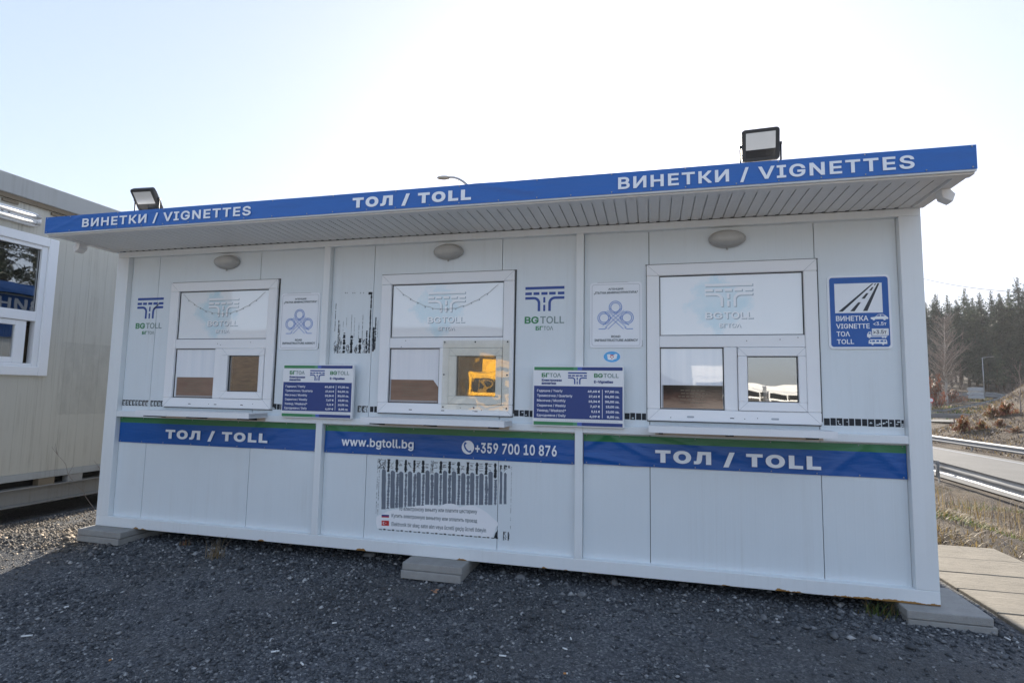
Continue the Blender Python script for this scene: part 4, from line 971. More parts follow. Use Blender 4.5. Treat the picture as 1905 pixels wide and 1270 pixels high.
# large stones along the frame
def rock(px, py, rr, label, y=None, seed=0):
    R = np.random.RandomState(seed); q = at(px, py, 'z', -.115); z = float(Hgt(q[0], q[1])); bm = bmesh.new(); bmesh.ops.create_icosphere(bm, subdivisions=2, radius=rr)
    for v in bm.verts:
        v.co *= 1+.28*math.sin(v.co.x/rr*2.3+seed)*math.cos(v.co.y/rr*2.9+seed*2)+R.uniform(-.10, .10); v.co.z *= .68
    me = bpy.data.meshes.new('rock'); bm.to_mesh(me); bm.free(); me.materials.append(MATS['rock'])
    tag(place('rock', me, None, 0, (q[0], q[1], z+.018+rr*.18), (0, 0, seed)), label, 'stone', 'loose stones along the booth')
for i, (px, py, rr, lb) in enumerate(((688, 1038, .042, 'round dark stone half under the frame near the middle slabs'), (706, 1043, .026, 'small dark stone beside the round one near the middle slabs'), (967, 1080, .036, 'big angular stone under the frame right of the middle slabs'), (936, 1070, .028, 'flat stone close to the frame right of the middle slabs'), (1144, 1092, .030, 'stone under the frame below the second post'), (855, 1087, .022, 'pale stone at the corner of the middle slabs'), (1083, 1111, .026, 'long pale flat stone lying out on the gravel'), (1272, 1098, .027, 'stone by the rusty frame edge under the wide bay'), (1765, 1163, .026, 'pale broken stone in front of the corner slabs'), (1420, 1158, .027, 'dull flat stone on the gravel in front of the wide bay'))): rock(px, py, rr, lb, seed=i+1)

# ------------------------------------------------------------------ litter
def ground_at(px, py):
    z = -.15
    for _ in range(6): q = at(px, py, 'z', z); z = float(Hgt(q[0], q[1]))+.026
    return q
def butt(px, py, a, L, orange, label):
    q = ground_at(px, py); m = MB(); d = (math.cos(a)*L/2, math.sin(a)*L/2); m.tube([(-d[0], -d[1], 0), (d[0], d[1], .001)], .0042, 'cig_orange' if orange else 'cig_white', 8)
    if orange: m.tube([(d[0], d[1], .001), (d[0]*1.8, d[1]*1.8, .002)], .0041, 'cig_white', 8)
    tag(m.build('cigarette_butt', None, 0, (q[0], q[1], q[2]+.003)), label, 'cigarette butt', 'cigarette butts on the gravel')
for args in ((50, 1183, .5, .052, 0, 'long white cigarette butt nearest the lit strip of gravel'), (124, 1129, .9, .022, 0, 'small white cigarette butt just beyond the shadow edge by the grey cabin'), (205, 1228, 1.2, .012, 1, 'short orange-tipped cigarette butt left of the frontmost white ones'), (622, 1159, .5, .024, 0, 'stubby white cigarette butt in front of the torn poster'), (562, 1235, -.6, .032, 0, 'thick white cigarette butt at the front edge of the gravel'), (1062, 1188, 1.9, .020, 0, 'upright-looking white paper end in front of the second post'),
             (1051, 1207, -.5, .028, 0, 'slim white cigarette butt tilted beside the second post'), (935, 1220, 0, .036, 0, 'straight white cigarette butt lying flat in the middle of the yard'), (1051, 1253, .1, .014, 1, 'orange filter end close to the front of the yard'), (1003, 1087, .9, .016, 0, 'crumpled white scrap under the booth frame'), (1874, 1188, 1.9, .030, 0, 'white cigarette butt between corner slabs and paved walk'), (512, 1212, .6, .040, 0, 'thin white stick end in front of the lower TOLL banner')): butt(*args)
q = ground_at(808, 1100); m = MB(); R = random.Random(2); pts = []
for i in range(14): a = 2*math.pi*i/14; rr = .030*(1 if i % 2 else .5)*R.uniform(.8, 1.1); pts.append((rr*math.cos(a), rr*math.sin(a), .006+.01*math.sin(a*2)))
vs = [(0, 0, .004)]+pts; m.add(vs, [(0, 1+i, 1+(i+1) % 14) for i in range(14)], 'leaf_dry'); tag(m.build('fallen_leaf', None, 0, (q[0], q[1], q[2])), 'dry curled brown leaf on the gravel before the middle slabs', 'leaf')

# ------------------------------------------------------------------ blades and tufts
def blades(name, pts, hmin, hmax, mats, lean=.45, wd=.006, seed=0, per=1, parent=None, kind=None, curl=.5):
    R = np.random.RandomState(seed); P = np.repeat(np.asarray(pts, float), per, 0); n = len(P); h = R.uniform(hmin, hmax, n); a = R.uniform(0, 6.283, n); l = R.uniform(.1, 1, n)*lean*h
    wv = wd*R.uniform(.6, 1.5, n); dx, dy = np.cos(a), np.sin(a); px, py = -dy*wv, dx*wv
    b = P; V = np.zeros((n, 5, 3)); m1 = b+np.stack([dx*l*.35, dy*l*.35, h*.6], -1); tp = b+np.stack([dx*l, dy*l, h*(1-curl*.25*R.rand(n))], -1); s_ = np.stack([px, py, 0*px], -1)
    V[:, 0] = b-s_; V[:, 1] = b+s_; V[:, 2] = m1+s_*.7; V[:, 3] = m1-s_*.7; V[:, 4] = tp
    i = np.arange(n)*5; F = np.concatenate([np.stack([i, i+1, i+2], -1), np.stack([i, i+2, i+3], -1), np.stack([i+3, i+2, i+4], -1)]); mi = np.tile(R.randint(0, len(mats), n), 3)
    o = place(name, np_mesh(name, V.reshape(-1, 3), F, mats, mi), parent); return tag(o, kind=kind)
def tuft(px, py, n, hmin, hmax, mats, label, cat, spread=.05, name='grass_tuft', seed=0, lean=.6, wd=.003):
    q = ground_at(px, py); R = np.random.RandomState(seed); r_ = thing(name, label, cat, (q[0], q[1], q[2]-.01))
    blades('leaf_blade', np.stack([R.normal(0, spread, n), R.normal(0, spread*.7, n), 0*np.arange(n)], -1), hmin, hmax, mats, lean, wd, seed, 1, r_)
tuft(1640, 1142, 80, .03, .10, ['green_grass', 'dry_grass', 'green_grass'], 'green grass tuft growing at the corner slabs by the rusty frame', 'grass tuft', .06, seed=1, lean=1.2)
tuft(402, 1036, 70, .05, .17, ['pale_stems', 'dry_grass'], 'dry pale weed growing under the frame below a counter banner', 'weed', .03, 'dry_weed', 2, .9, .0016)
tuft(345, 1012, 26, .02, .07, ['rust_leaves', 'dry_grass'], 'small reddish weed at the frame near the cabin-side slabs', 'weed', .02, 'dry_weed', 3, .7, .002)
tuft(120, 925, 60, .02, .06, ['dry_grass', 'green_grass'], 'low green and brown weeds in the gap beside the grey cabin', 'weed', .12, 'dry_weed', 4, .9, .003)

# ------------------------------------------------------------------ the grey cabin beside the booth
XC = -1.7; R = random.Random(9)
cabin = thing('prefab_cabin', 'old cream and grey prefab cabin standing on a steel beam beside the booth', 'cabin', (0, 0, 0))
y0, y1 = -3.2, 5.2
wy0, wy1, wz0, wz1 = -1.05, .72, 1.24, 2.69
m = MB()
def wall_x(a, b, c, d): m.box(XC-.08, XC, a, b, c, d, 'cabin_paint')
# ribbed sheet wall: profiled panels
def rib_wall(a, b, c, d):
    y = a; i = 0
    while y < b-1e-4:
        e = min(y+.095, b); off = .0 if i % 5 else .0008; m.box(XC-.08, XC-off, y, e-.003, c, d, 'cabin_paint'); m.box(XC-.08, XC-.0012, e-.003, e, c, d, 'cabin_paint'); y = e; i += 1
rib_wall(y0, wy0, .25, 3.0); rib_wall(wy1, y1, .25, 3.0); rib_wall(wy0, wy1, .25, wz0); rib_wall(wy0, wy1, wz1, 3.0)
m.build('wall', cabin)
MB().box(XC-2.5, XC-.08, y1-.08, y1, .25, 3.0, 'cabin_paint').build('rear_wall', cabin)
MB().box(XC-2.5, XC-.08, y0, y0+.08, .25, 3.0, 'cabin_paint').build('front_wall', cabin)
MB().box(XC-2.5, XC-2.42, y0+.08, y1-.08, .25, 3.0, 'cabin_paint').build('outer_wall', cabin)
MB().box(XC-2.42, XC-.08, y0+.08, y1-.08, .26, .32, 'dark_inside').build('floor_deck', cabin)
MB().box(XC-2.56, XC+.045, y0-.05, y1+.05, 3.03, 3.23, 'cabin_frame').build('roof', cabin, .01)
MB().box(XC-.02, XC+.03, y0, y1, 2.985, 3.03, 'wood_dark').build('roof_trim', cabin)
for a in (.16, .62, 1.35, -.6): MB().box(XC+.0005, XC+.02, a, a+.14, 2.945, 2.972, 'wood_dark').build('roof_clip', cabin)
MB().box(XC-2.5, XC+.012, y0, y1, .18, .248, 'cabin_frame').build('base_rail', cabin, .004)
m = MB(); m.box(XC-.09, XC+.02, y0, y1, .096, .108, 'beam_steel'); m.box(XC-.05, XC-.04, y0, y1, -.06, .096, 'beam_steel'); m.box(XC-.09, XC+.02, y0, y1, -.072, -.06, 'beam_steel')
m.build('steel_beam', cabin)
m = MB(); m.box(XC-2.45, XC-2.3, y0, y1, -.07, .10, 'beam_steel'); m.build('steel_beam', cabin)
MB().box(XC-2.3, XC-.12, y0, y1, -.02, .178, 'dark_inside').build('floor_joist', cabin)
for a in (.75, 1.05, 2.6): MB().box(XC-.07, XC+.006, a, a+.16, .1085, .1795, 'concrete' if a == 1.05 else 'wood_dark').build('shim_block', cabin)
for a in (-2.6, 2.2, 4.6): MB().box(XC-.2, XC-.01, a, a+.4, -.45, -.072, 'concrete').build('support_block', cabin)
# cabin window: outer trim, frame, panes
m = MB(); T = .095
m.box(XC-.02, XC+.030, wy1-T, wy1, wz0, wz1, 'upvc'); m.box(XC-.02, XC+.030, wy0, wy0+T, wz0, wz1, 'upvc'); m.box(XC-.02, XC+.030, wy0+T, wy1-T, wz1-T, wz1, 'upvc'); m.box(XC-.02, XC+.030, wy0+T, wy1-T, wz0, wz0+T, 'upvc')
win = m.build('window', cabin, .008)
m = MB(); a0, a1, c0, c1 = wy0+T, wy1-T, wz0+T, wz1-T; t = .055
m.box(XC-.07, XC+.010, a1-t, a1, c0, c1, 'upvc'); m.box(XC-.07, XC+.010, a0, a0+t, c0, c1, 'upvc'); m.box(XC-.07, XC+.010, a0+t, a1-t, c1-.04, c1, 'upvc'); m.box(XC-.07, XC+.010, a0+t, a1-t, 1.80, 1.90, 'upvc'); m.box(XC-.07, XC+.010, a0+t, a1-t, c0, c0+.03, 'upvc')
m.build('inner_frame', win, .005)
m = MB(); m.box(XC-.05, XC-.008, .40, .50, c0+.032, 1.797, 'upvc'); m.box(XC-.05, XC-.008, a0+t, .40, c0+.032, c0+.085, 'upvc'); m.box(XC-.05, XC-.008, a0+t, .40, 1.745, 1.797, 'upvc'); m.build('sash', win, .004)
m = MB(); m.quad([(XC-.02, a0+t, 1.90), (XC-.02, a1-t, 1.90), (XC-.02, a1-t, c1-.04), (XC-.02, a0+t, c1-.04)], 'dark_pane_glass'); m.build('pane', win)
m = MB(); m.quad([(XC-.028, a0+t, c0+.085), (XC-.028, .40, c0+.085), (XC-.028, .40, 1.745), (XC-.028, a0+t, 1.745)], 'dark_pane_glass'); m.build('pane', win)
m = MB(); m.box(XC-.024, XC-.018, a1-t-.006, a1-t, 1.90, c1-.04, 'gasket'); m.box(XC-.024, XC-.018, a0+t, a1-t, c1-.046, c1-.04, 'gasket'); m.box(XC-.024, XC-.018, a0+t, a1-t, 1.90, 1.906, 'gasket'); m.build('gasket', win)
m = MB(); y = a0
while y < a1: m.box(XC-.14, XC-.135, y, y+.05, c0, 1.76, 'wood_dark'); y += .056
m.build('slat_blind', win)
# fluorescent lamp on the cabin
r = thing('fluorescent_lamp', 'long white fluorescent lamp with two tubes on the cabin wall under the roof', 'lamp')
m = MB(); pts = []
def capsule(ya, yb, za, zb, n=8):
    cz = (za+zb)/2; rr = (zb-za)/2; P = [(yb-rr+rr*math.sin(math.pi*i/n), cz-rr*math.cos(math.pi*i/n)) for i in range(n+1)]; P += [(ya+rr-rr*math.sin(math.pi*i/n), cz+rr*math.cos(math.pi*i/n)) for i in range(n+1)]; return P
cp = capsule(-.75, .505, 2.765, 2.905); n = len(cp); m.add([(XC+.001, a, c) for a, c in cp]+[(XC+.055, a, c) for a, c in cp], [tuple(range(n)), tuple(range(2*n-1, n-1, -1))]+[(i, n+i, n+(i+1) % n, (i+1) % n) for i in range(n)], 'upvc'); m.build('housing', r, .004)
for zc in (2.80, 2.865): m = MB(); m.tube([(XC+.072, -.70, zc), (XC+.072, .455, zc)], .017, 'tube_white', 12); m.build('tube', r)
m = MB()
for zc in (2.80, 2.865): m.tube([(XC+.072, .435, zc), (XC+.072, .475, zc)], .020, 'lamp_grey', 10)
for q in range(4): m.ellipsoid((XC+.057, .02+.06*q, 2.835), .002, .012, .005, 'gasket', 8, 4)
m.build('holder', r)
# bare twigs against the cabin
r = thing('bare_twig', 'thin bare twigs growing up against the cabin wall beside the booth corner', 'twigs', (-1.45, 1.45, -.2)); m = MB(); R = random.Random(4)
for q in range(5):
    x, y, z = R.uniform(-.15, .15), R.uniform(-.25, .1), 0; pts = [(x, y, z)]; dx, dy = R.uniform(-.05, .05), R.uniform(-.08, .05)
    for s_ in range(7): x += dx+R.uniform(-.03, .03); y += dy+R.uniform(-.03, .03); z += R.uniform(.06, .13); pts.append((x, y, z))
    m.tube(pts, .0032, 'twig', 4, .001)
    for s_ in range(5): b = pts[R.randint(2, 6)]; m.tube([b, (b[0]+R.uniform(-.1, .1), b[1]+R.uniform(-.12, .12), b[2]+R.uniform(.05, .2))], .0022, 'twig', 3, .001)
m.build('stem', r)
# ------------------------------------------------------------------ roads, guardrails, slope
def strip(name, L, Rr, lift, mat, step=1.0):
    """a road sheet between two edge lines, following the ground"""
    m = MB(); n = 0; vs = []
    def dense(P):
        P = np.array(P, float); d = np.r_[0, np.cumsum(np.linalg.norm(np.diff(P, axis=0), axis=1))]; t = np.linspace(0, d[-1], 60); return np.stack([np.interp(t, d, P[:, 0]), np.interp(t, d, P[:, 1])], -1)
    A, B = dense(L), dense(Rr); K = 6; V = []; F = []
    for i in range(60):
        for j in range(K+1): p = A[i]+(B[i]-A[i])*j/K; V.append((p[0], p[1], float(Hgt(p[0], p[1]))+lift))
    for i in range(59):
        for j in range(K): a = i*(K+1)+j; F.append((a, a+1, a+K+2, a+K+1))
    o = place(name, np_mesh(name, V, F, [mat], None, True)); return tag(o, kind='structure')
strip('road', [(12.0, -60), (12.0, 0), (12.05, 10), (12.2, 16), (12.2, 30), (11.0, 45), (7, 56)], [(17.4, -60), (17.4, 0), (17.3, 14), (17.15, 20), (16.9, 30), (17.6, 45), (22, 56)], .035, 'asphalt')
strip('road', [(-60, 57.5), (0, 57.5), (34, 58), (60, 60), (90, 66)], [(-60, 66), (0, 66), (36, 66.5), (58, 69), (86, 76)], .13, 'asphalt')
strip('road', [(40, 119), (58, 116), (72, 108), (82, 96), (90, 80)], [(40, 128), (62, 126), (80, 120), (94, 104), (102, 84)], .16, 'asphalt')
m = MB()
def line_strip(pts, wd, lift):
    for (a, b) in zip(pts[:-1], pts[1:]):
        a, b = np.array(a), np.array(b); d = (b-a)/np.linalg.norm(b-a); q = np.array([-d[1], d[0]])*wd/2; n = max(1, int(np.linalg.norm(b-a)/1.5))
        for i in range(n):
            p0, p1 = a+(b-a)*i/n, a+(b-a)*(i+1)/n; m.quad([(*(p0-q), float(Hgt(*p0))+lift), (*(p0+q), float(Hgt(*p0))+lift), (*(p1+q), float(Hgt(*p1))+lift), (*(p1-q), float(Hgt(*p1))+lift)], 'sign_back')
line_strip([(16.85, 0), (16.8, 14), (16.65, 20), (16.5, 30)], .10, .040); line_strip([(12.4, 0), (12.45, 10), (12.6, 16), (12.6, 30)], .10, .040)
tag(m.build('road_marking'), kind='structure')
def guardrail(pts, top, label, gap=2.0, face=1, zz=None):
    P = np.array(pts, float); d = np.r_[0, np.cumsum(np.linalg.norm(np.diff(P[:, :2], axis=0), axis=1))]; L = d[-1]; n = max(2, int(L/gap))
    r = thing('guardrail', label, 'guardrail', (float(P[0, 0]), float(P[0, 1]), float(Hgt(P[0, 0], P[0, 1]))), None, 'steel guardrails along the roads'); o = np.array(r.location)
    t = np.linspace(0, L, n*3+1); X_, Y_ = np.interp(t, d, P[:, 0]), np.interp(t, d, P[:, 1]); Z_ = Hgt(X_, Y_)+top if zz is None else np.interp(t, d, np.array(zz))
    tx, ty = np.gradient(X_), np.gradient(Y_); l = np.hypot(tx, ty); nx_, ny_ = -ty/l*face, tx/l*face
    prof = [(0, -.27), (.05, -.235), (.05, -.185), (-.01, -.135), (.05, -.085), (.05, -.035), (0, 0)]; V = []; F = []; k_ = len(prof)
    for i in range(len(t)):
        for a, z in prof: V.append((X_[i]+nx_[i]*a-o[0], Y_[i]+ny_[i]*a-o[1], Z_[i]+z-o[2]))
    for i in range(len(t)-1):
        for j in range(k_-1): F.append((i*k_+j, i*k_+j+1, (i+1)*k_+j+1, (i+1)*k_+j))
    place('rail', np_mesh('rail', V, F, ['guard_steel'], None, False), r)
    pm = None
    for i in range(0, len(t), 3):
        x, y = X_[i]-nx_[i]*.07, Y_[i]-ny_[i]*.07
        hgt = Z_[i]-float(Hgt(x, y))
        if pm is None:
            m = MB(); m.box(-.05, .05, -.006, .006, -.4, .03, 'guard_steel'); m.box(-.05, -.044, -.045, -.006, -.4, .03, 'guard_steel'); m.box(.044, .05, -.045, -.006, -.4, .03, 'guard_steel'); m.box(-.03, .03, -.05, -.006, -.23, -.08, 'guard_steel')
            m.box(-.05, .05, -.006, .006, -1.0, -.4, 'guard_steel')
            ob = m.build('post', r); pm = ob
        else: ob = pm.copy(); COL.objects.link(ob)
        ob.parent = r; ob.location = (x-o[0], y-o[1], Z_[i]-o[2]); ob.rotation_euler = (0, 0, math.atan2(ny_[i], nx_[i])-math.pi/2)
guardrail([(11.35, -8), (11.42, 4), (11.5, 9.4), (11.75, 12.6), (11.85, 18), (11.75, 30)], .53, 'galvanised guardrail nearest to the booth between dry grass and the road', 4.0, -1)
guardrail([(17.9, -8), (17.95, 4), (17.75, 14), (17.65, 20), (17.35, 30), (17.9, 40)], .47, 'bright galvanised guardrail at the foot of the shrubby slope beyond the nearer road', 4.0, 1)
guardrail([(0, 57), (34, 57.2), (48, 58)], .75, 'grey guardrail in front of the second road beyond the slope', 4.0, 1)
guardrail([(0, 67), (34, 67.3), (46, 68)], .75, 'grey guardrail on the far side of the second road', 4.0, -1)
cz = [(1728, 764, 70), (1760, 762, 72), (1795, 757, 77), (1830, 751, 84), (1855, 744, 91), (1865, 738, 96), (1863, 735, 101), (1850, 733, 105), (1834, 733.5, 107)]
cp = [deep(*q) for q in cz]; guardrail([(p[0], p[1]) for p in cp], .75, 'curved guardrail winding round the bend by the far lamp post', 3.0, 1, [max(p[2], float(Hgt(p[0], p[1]))+.5) for p in cp])
def ray_ground(px, py):
    d = ray(px, py); t = 3.
    while t < 400:
        p = CAM+d*t
        if p[2] < float(Hgt(p[0], p[1])): break
        t += .15
    return p
# dry grass between the booth and the road
R = np.random.RandomState(8); n = 150000
x, y = R.uniform(6.3, 11.9, n), R.uniform(1.6, 19, n); kx = ((x > 7.3) | (y > 1.93)) & ~((x > 7.2) & (x < 8.1) & (y < 1.9) & (y > .95)) & (x < 11.2+.6*vnoise(x, y, .8, 40))
dn = vnoise(x, y, .9, 41)*.6+vnoise(x, y, 2.7, 42)*.4; kx &= (dn > .26) & (R.rand(n) < np.clip((dn-.22)*2.6, 0, 1)) & (R.rand(n) < np.where(y < 7, 1, .55)); x, y = x[kx], y[kx]
P = np.stack([x, y, Hgt(x, y)-.02+np.clip((x-7)/3, 0, 1)*.16*(vnoise(x, y, .9, 3)-.6)], -1); g2 = vnoise(x, y, 1.3, 44)
blades('dry_grass', P[g2 < .6], .02, .11, ['dry_grass', 'pale_stems', 'dry_grass', 'twig'], 2.2, .004, 50, 1, None, 'stuff')
blades('green_grass', P[g2 >= .6], .02, .10, ['green_grass', 'green_grass', 'dry_grass'], 1.8, .004, 51, 1, None, 'stuff')
R = np.random.RandomState(9); n = 900; x, y = R.uniform(8.5, 11.3, n), R.uniform(3.5, 12, n); kx = vnoise(x, y, .7, 47) > .52; P = np.stack([x, y, Hgt(x, y)], -1)[kx]
blades('tall_dry_grass', P, .12, .42, ['pale_stems', 'dry_grass', 'twig'], .7, .004, 52, 1, None, 'stuff')
# brown litter on the slope and verges
R = np.random.RandomState(10); n = 60000; x, y = R.uniform(17.9, 34, n), R.uniform(14, 44, n); kx = vnoise(x, y, .5, 60)*.6+vnoise(x, y, 1.9, 61)*.4 > .42; x, y = x[kx], y[kx]
blades('slope_litter', np.stack([x, y, Hgt(x, y)-.03], -1), .03, .20, ['dry_grass', 'twig', 'twig', 'twig', 'pale_stems'], 1.8, .016, 53, 1, None, 'stuff')
R = np.random.RandomState(12); n = 9000; x, y = R.uniform(18, 62, n), R.uniform(68, 112, n); kx = vnoise(x, y, .15, 62) > .4; x, y = x[kx], y[kx]
blades('verge_grass', np.stack([x, y, Hgt(x, y)-.03], -1), .15, .5, ['dry_grass', 'green_grass', 'dry_grass'], .9, .07, 54, 1, None, 'stuff')
def shrub(px, py, wpx, hpx, mats, label, name='dry_shrub', n=700, seed=0, up=.7):
    p = ray_ground(px, py+hpx*.45); Z = float((p-CAM) @ AX[2]); rw, rh = wpx*Z/FPX/2, hpx*Z/FPX; R = np.random.RandomState(seed); z = float(Hgt(p[0], p[1]))
    r = thing(name, label, 'shrub', (p[0], p[1], z-.05), None, 'shrubs on the slope')
    a, e, q = R.uniform(0, 6.28, n), R.uniform(.05, 1.5, n), R.rand(n)**.4
    lump = 1+.28*np.sin(a*3+seed)+.2*np.sin(e*5+a*2); d = q*lump
    C_ = np.stack([rw*d*np.cos(a)*np.cos(e), rw*d*np.sin(a)*np.cos(e), rh*d*np.sin(e)], -1); blades('foliage', C_, .08*rh, .28*rh, mats, 1.2, .02*rh+.008, seed, 1, r)
    st = np.zeros((40, 3)); st[:, 0] = R.normal(0, .12*rw, 40); st[:, 1] = R.normal(0, .12*rw, 40); blades('stem', st, .6*rh, 1.05*rh, ['twig', 'pale_stems'], .8, .008, seed+1, 1, r)
for i, (px, py, wp, hp, mt, lb) in enumerate(((1792, 793, 34, 26, ['rust_leaves', 'rust_leaves', 'dry_grass'], 'largest rust-brown shrub on the slope just above the bright guardrail'), (1826, 793, 20, 16, ['rust_leaves', 'dry_grass'], 'small rust-brown shrub beside the largest one on the slope'), (1845, 769, 26, 18, ['rust_leaves', 'pale_stems', 'dry_grass'], 'pale reddish shrub on the crest of the slope'), (1871, 764, 30, 22, ['rust_leaves', 'rust_leaves', 'dry_grass'], 'dense rust-orange shrub on the crest of the slope'), (1860, 788, 18, 12, ['rust_leaves', 'pale_stems'], 'low reddish shrub halfway up the bare slope'), (1889, 800, 24, 10, ['pale_stems', 'rust_leaves'], 'flat pale brown shrub at the frame edge of the slope'))): shrub(px, py, wp, hp, mt, lb, 'dry_shrub', 700, i+70)
# bare bushes and the pale bare tree
def bare_tree(base, H_, spread, label, name, cat, seed, twigs=420, mat='birch_bark', group=None, lean=.0):
    R = random.Random(seed); r = thing(name, label, cat, tuple(base), None, group); m = MB(); pts = []; x = y = 0.; n = 12
    for i in range(n+1): pts.append((x, y, H_*i/n)); x += R.uniform(-.03, .03)*H_*.35+lean*H_/n; y += R.uniform(-.03, .03)*H_*.35
    m.tube(pts, H_*.014, mat, 7, H_*.003); m.build('trunk', r); m = MB()
    for q in range(int(twigs/14)):
        t = R.uniform(.14, .97); i = int(t*n); b = Vector(pts[i]).lerp(Vector(pts[min(n, i+1)]), t*n-i); a = R.uniform(0, 6.28); L = spread*(1.08-abs(t-.38)*1.1)*R.uniform(.45, 1.); d = Vector((math.cos(a), math.sin(a), R.uniform(.35, 1.2))).normalized(); br = [b]
        for s_ in range(5): br.append(br[-1]+d*L/5); d = (d+Vector((R.uniform(-.25, .25), R.uniform(-.25, .25), R.uniform(-.05, .3)))).normalized()
        m.tube(br, H_*.0036*(1.15-t), 'twig' if R.random() < .6 else mat, 4, H_*.0007, False)
        for s_ in range(13):
            c = br[R.randint(1, 5)]; e = (d+Vector((R.uniform(-1, 1), R.uniform(-1, 1), R.uniform(-.5, .7)))).normalized(); l = L*R.uniform(.15, .42); m.tube([c, c+e*l*.55, c+e*l+Vector((0, 0, R.uniform(-.1, .15)*l))], H_*.0010, 'twig', 3, H_*.0005, False)
    m.build('crown', r); return r
p = deep(1763, 748, 84); bare_tree((p[0], p[1], float(Hgt(p[0], p[1]))-.2), 13.6, 4.2, 'tall pale leafless birch standing on the grass before the dark pines', 'birch_tree', 'tree', 3, 2600)
p = ray_ground(1899, 768); bare_tree((p[0], p[1], p[2]-.1), 2.6, 1.5, 'pale leafless bush on the crest of the slope at the frame edge', 'bare_bush', 'bush', 5, 420, 'twig', None, .02)
p = deep(1716, 742, 78); bare_tree((p[0], p[1], float(Hgt(p[0], p[1]))-.2), 6, 2.6, 'leafless tree mostly hidden behind the booth corner', 'bare_tree', 'tree', 8, 500, 'birch_bark')
p = deep(1790, 744, 86); bare_tree((p[0], p[1], float(Hgt(p[0], p[1]))-.2), 4.4, 3.2, 'low leafless thicket beside the pale birch', 'bare_bush', 'bush', 12, 700, 'twig')
def leafy_bush(px, py, Z, rw, rh, label, seed):
    p = deep(px, py, Z); R = np.random.RandomState(seed); n = 900; r = thing('red_bush', label, 'bush', (p[0], p[1], float(Hgt(p[0], p[1])))); a, e, q = R.uniform(0, 6.28, n), R.uniform(.0, 1.5, n), R.rand(n)**.4*(1+.3*np.sin(R.uniform(0, 6, n)))
    blades('foliage', np.stack([rw*q*np.cos(a)*np.cos(e), rw*q*np.sin(a)*np.cos(e), rh*q*np.sin(e)], -1), .15, .45, ['rust_leaves', 'twig', 'rust_leaves'], 1.2, .07, seed, 1, r); st = np.zeros((30, 3)); st[:, :2] = R.normal(0, .2*rw, (30, 2)); blades('stem', st, .5*rh, rh, ['twig'], .7, .03, seed, 1, r)
leafy_bush(1737, 741, 80, 1.5, 4.0, 'tall red-brown bush beside the booth edge left of the birch', 31)
leafy_bush(1768, 744, 88, 1.9, 1.6, 'low grey-brown bush at the foot of the birch', 32)
# far signs and lamps
p = deep(1734, 787, 57); r = thing('round_sign', 'round white prohibition sign with red rim on a thin pole', 'road sign', (p[0], p[1], float(Hgt(p[0], p[1])))); top = deep(1734, 744, 57)[2]-float(Hgt(p[0], p[1]))
m = MB(); m.tube([(0, 0, -.2), (0, 0, top+.28)], .03, 'galvanised', 8); m.build('pole', r)
m = MB(); m.add([(.27*math.cos(i*math.pi/12), -.04, top+.27*math.sin(i*math.pi/12)) for i in range(24)]+[(.27*math.cos(i*math.pi/12), -.03, top+.27*math.sin(i*math.pi/12)) for i in range(24)], [tuple(range(24)), tuple(range(47, 23, -1))]+[(i, (i+1) % 24, 24+(i+1) % 24, 24+i) for i in range(24)], 'print_red'); m.disc(0, top, .19, .19, -.042, 'sign_white', 24); m.build('disc', r)
p = deep(1817, 745, 92); zb = float(Hgt(p[0], p[1])); zs_ = [deep(1817, q, 92)[2]-zb for q in (720, 727.5, 728.5, 734.5, 735.5, 741)]
r = thing('direction_sign', 'grey backs of three stacked arrow-shaped direction signs on two posts', 'road sign', (p[0], p[1], zb), (0, 0, -.35)); sc = 92/FPX
for a in (-6, 8): m = MB(); m.tube([(a*sc, .03, -.2), (a*sc, .03, zs_[0])], .05, 'black_plastic', 8); m.build('post', r)
for q in range(3): a, b = zs_[2*q+1], zs_[2*q]; mid = (a+b)/2; m = MB(); m.prism([(-11*sc, a), (11*sc, a), (11*sc, b), (-11*sc, b), (-13.5*sc, mid)], -.03, 'sign_back', .0); m.build('arrow_board', r)
def lamp_post(base, height, arm, label, tip_dz, headl, seed=0, spikes=False, curve=True):
    r = thing('street_lamp', label, 'street lamp', tuple(base), None, 'street lamps'); m = MB(); m.tube([(0, 0, -.3), (0, 0, height)], .085, 'galvanised', 10, .05); m.box(-.16, .16, -.16, .16, -.1, .02, 'galvanised'); m.build('pole', r)
    A = Vector(arm); pts = [Vector((0, 0, height-.02))]
    for i in range(1, 9): t = i/8; pts.append(Vector((A.x*t, A.y*t, height+tip_dz*math.sin(t*math.pi/2) if curve else height+tip_dz*t)))
    m = MB(); m.tube(pts, .045, 'galvanised', 8, .03)
    if spikes:
        for i in (4, 6, 7): m.tube([pts[i], pts[i]+Vector((0, 0, -.14))], .008, 'galvanised', 4)
    m.build('arm', r)
    d = (pts[-1]-pts[-2]).normalized(); d.z *= .5; d.normalize(); s_ = d.cross(Vector((0, 0, 1))).normalized(); u = s_.cross(d); o = pts[-1]; V = []; prof = [(0, .04, .03), (.12, .09, .05), (.5, .13, .055), (.85, .10, .04), (1.0, .02, .01)]; n = 8; F = []
    for t, wd, h in prof:
        for k_ in range(n): a = 2*math.pi*k_/n; V.append(o+d*headl*t+s_*wd*math.cos(a)+u*h*math.sin(a))
    for i in range(len(prof)-1):
        for k_ in range(n): F.append((i*n+k_, i*n+(k_+1) % n, (i+1)*n+(k_+1) % n, (i+1)*n+k_))
    m = MB(); m.add([tuple(v) for v in V], F+[tuple(range(n)), tuple(range(len(V)-n, len(V)))], 'lamp_grey', True); m.build('lamp_head', r)
P1 = CAM+ray(836, 330)*18.0; P2 = CAM+ray(872, 345)*17.6; P3 = CAM+ray(905, 375)*17.4
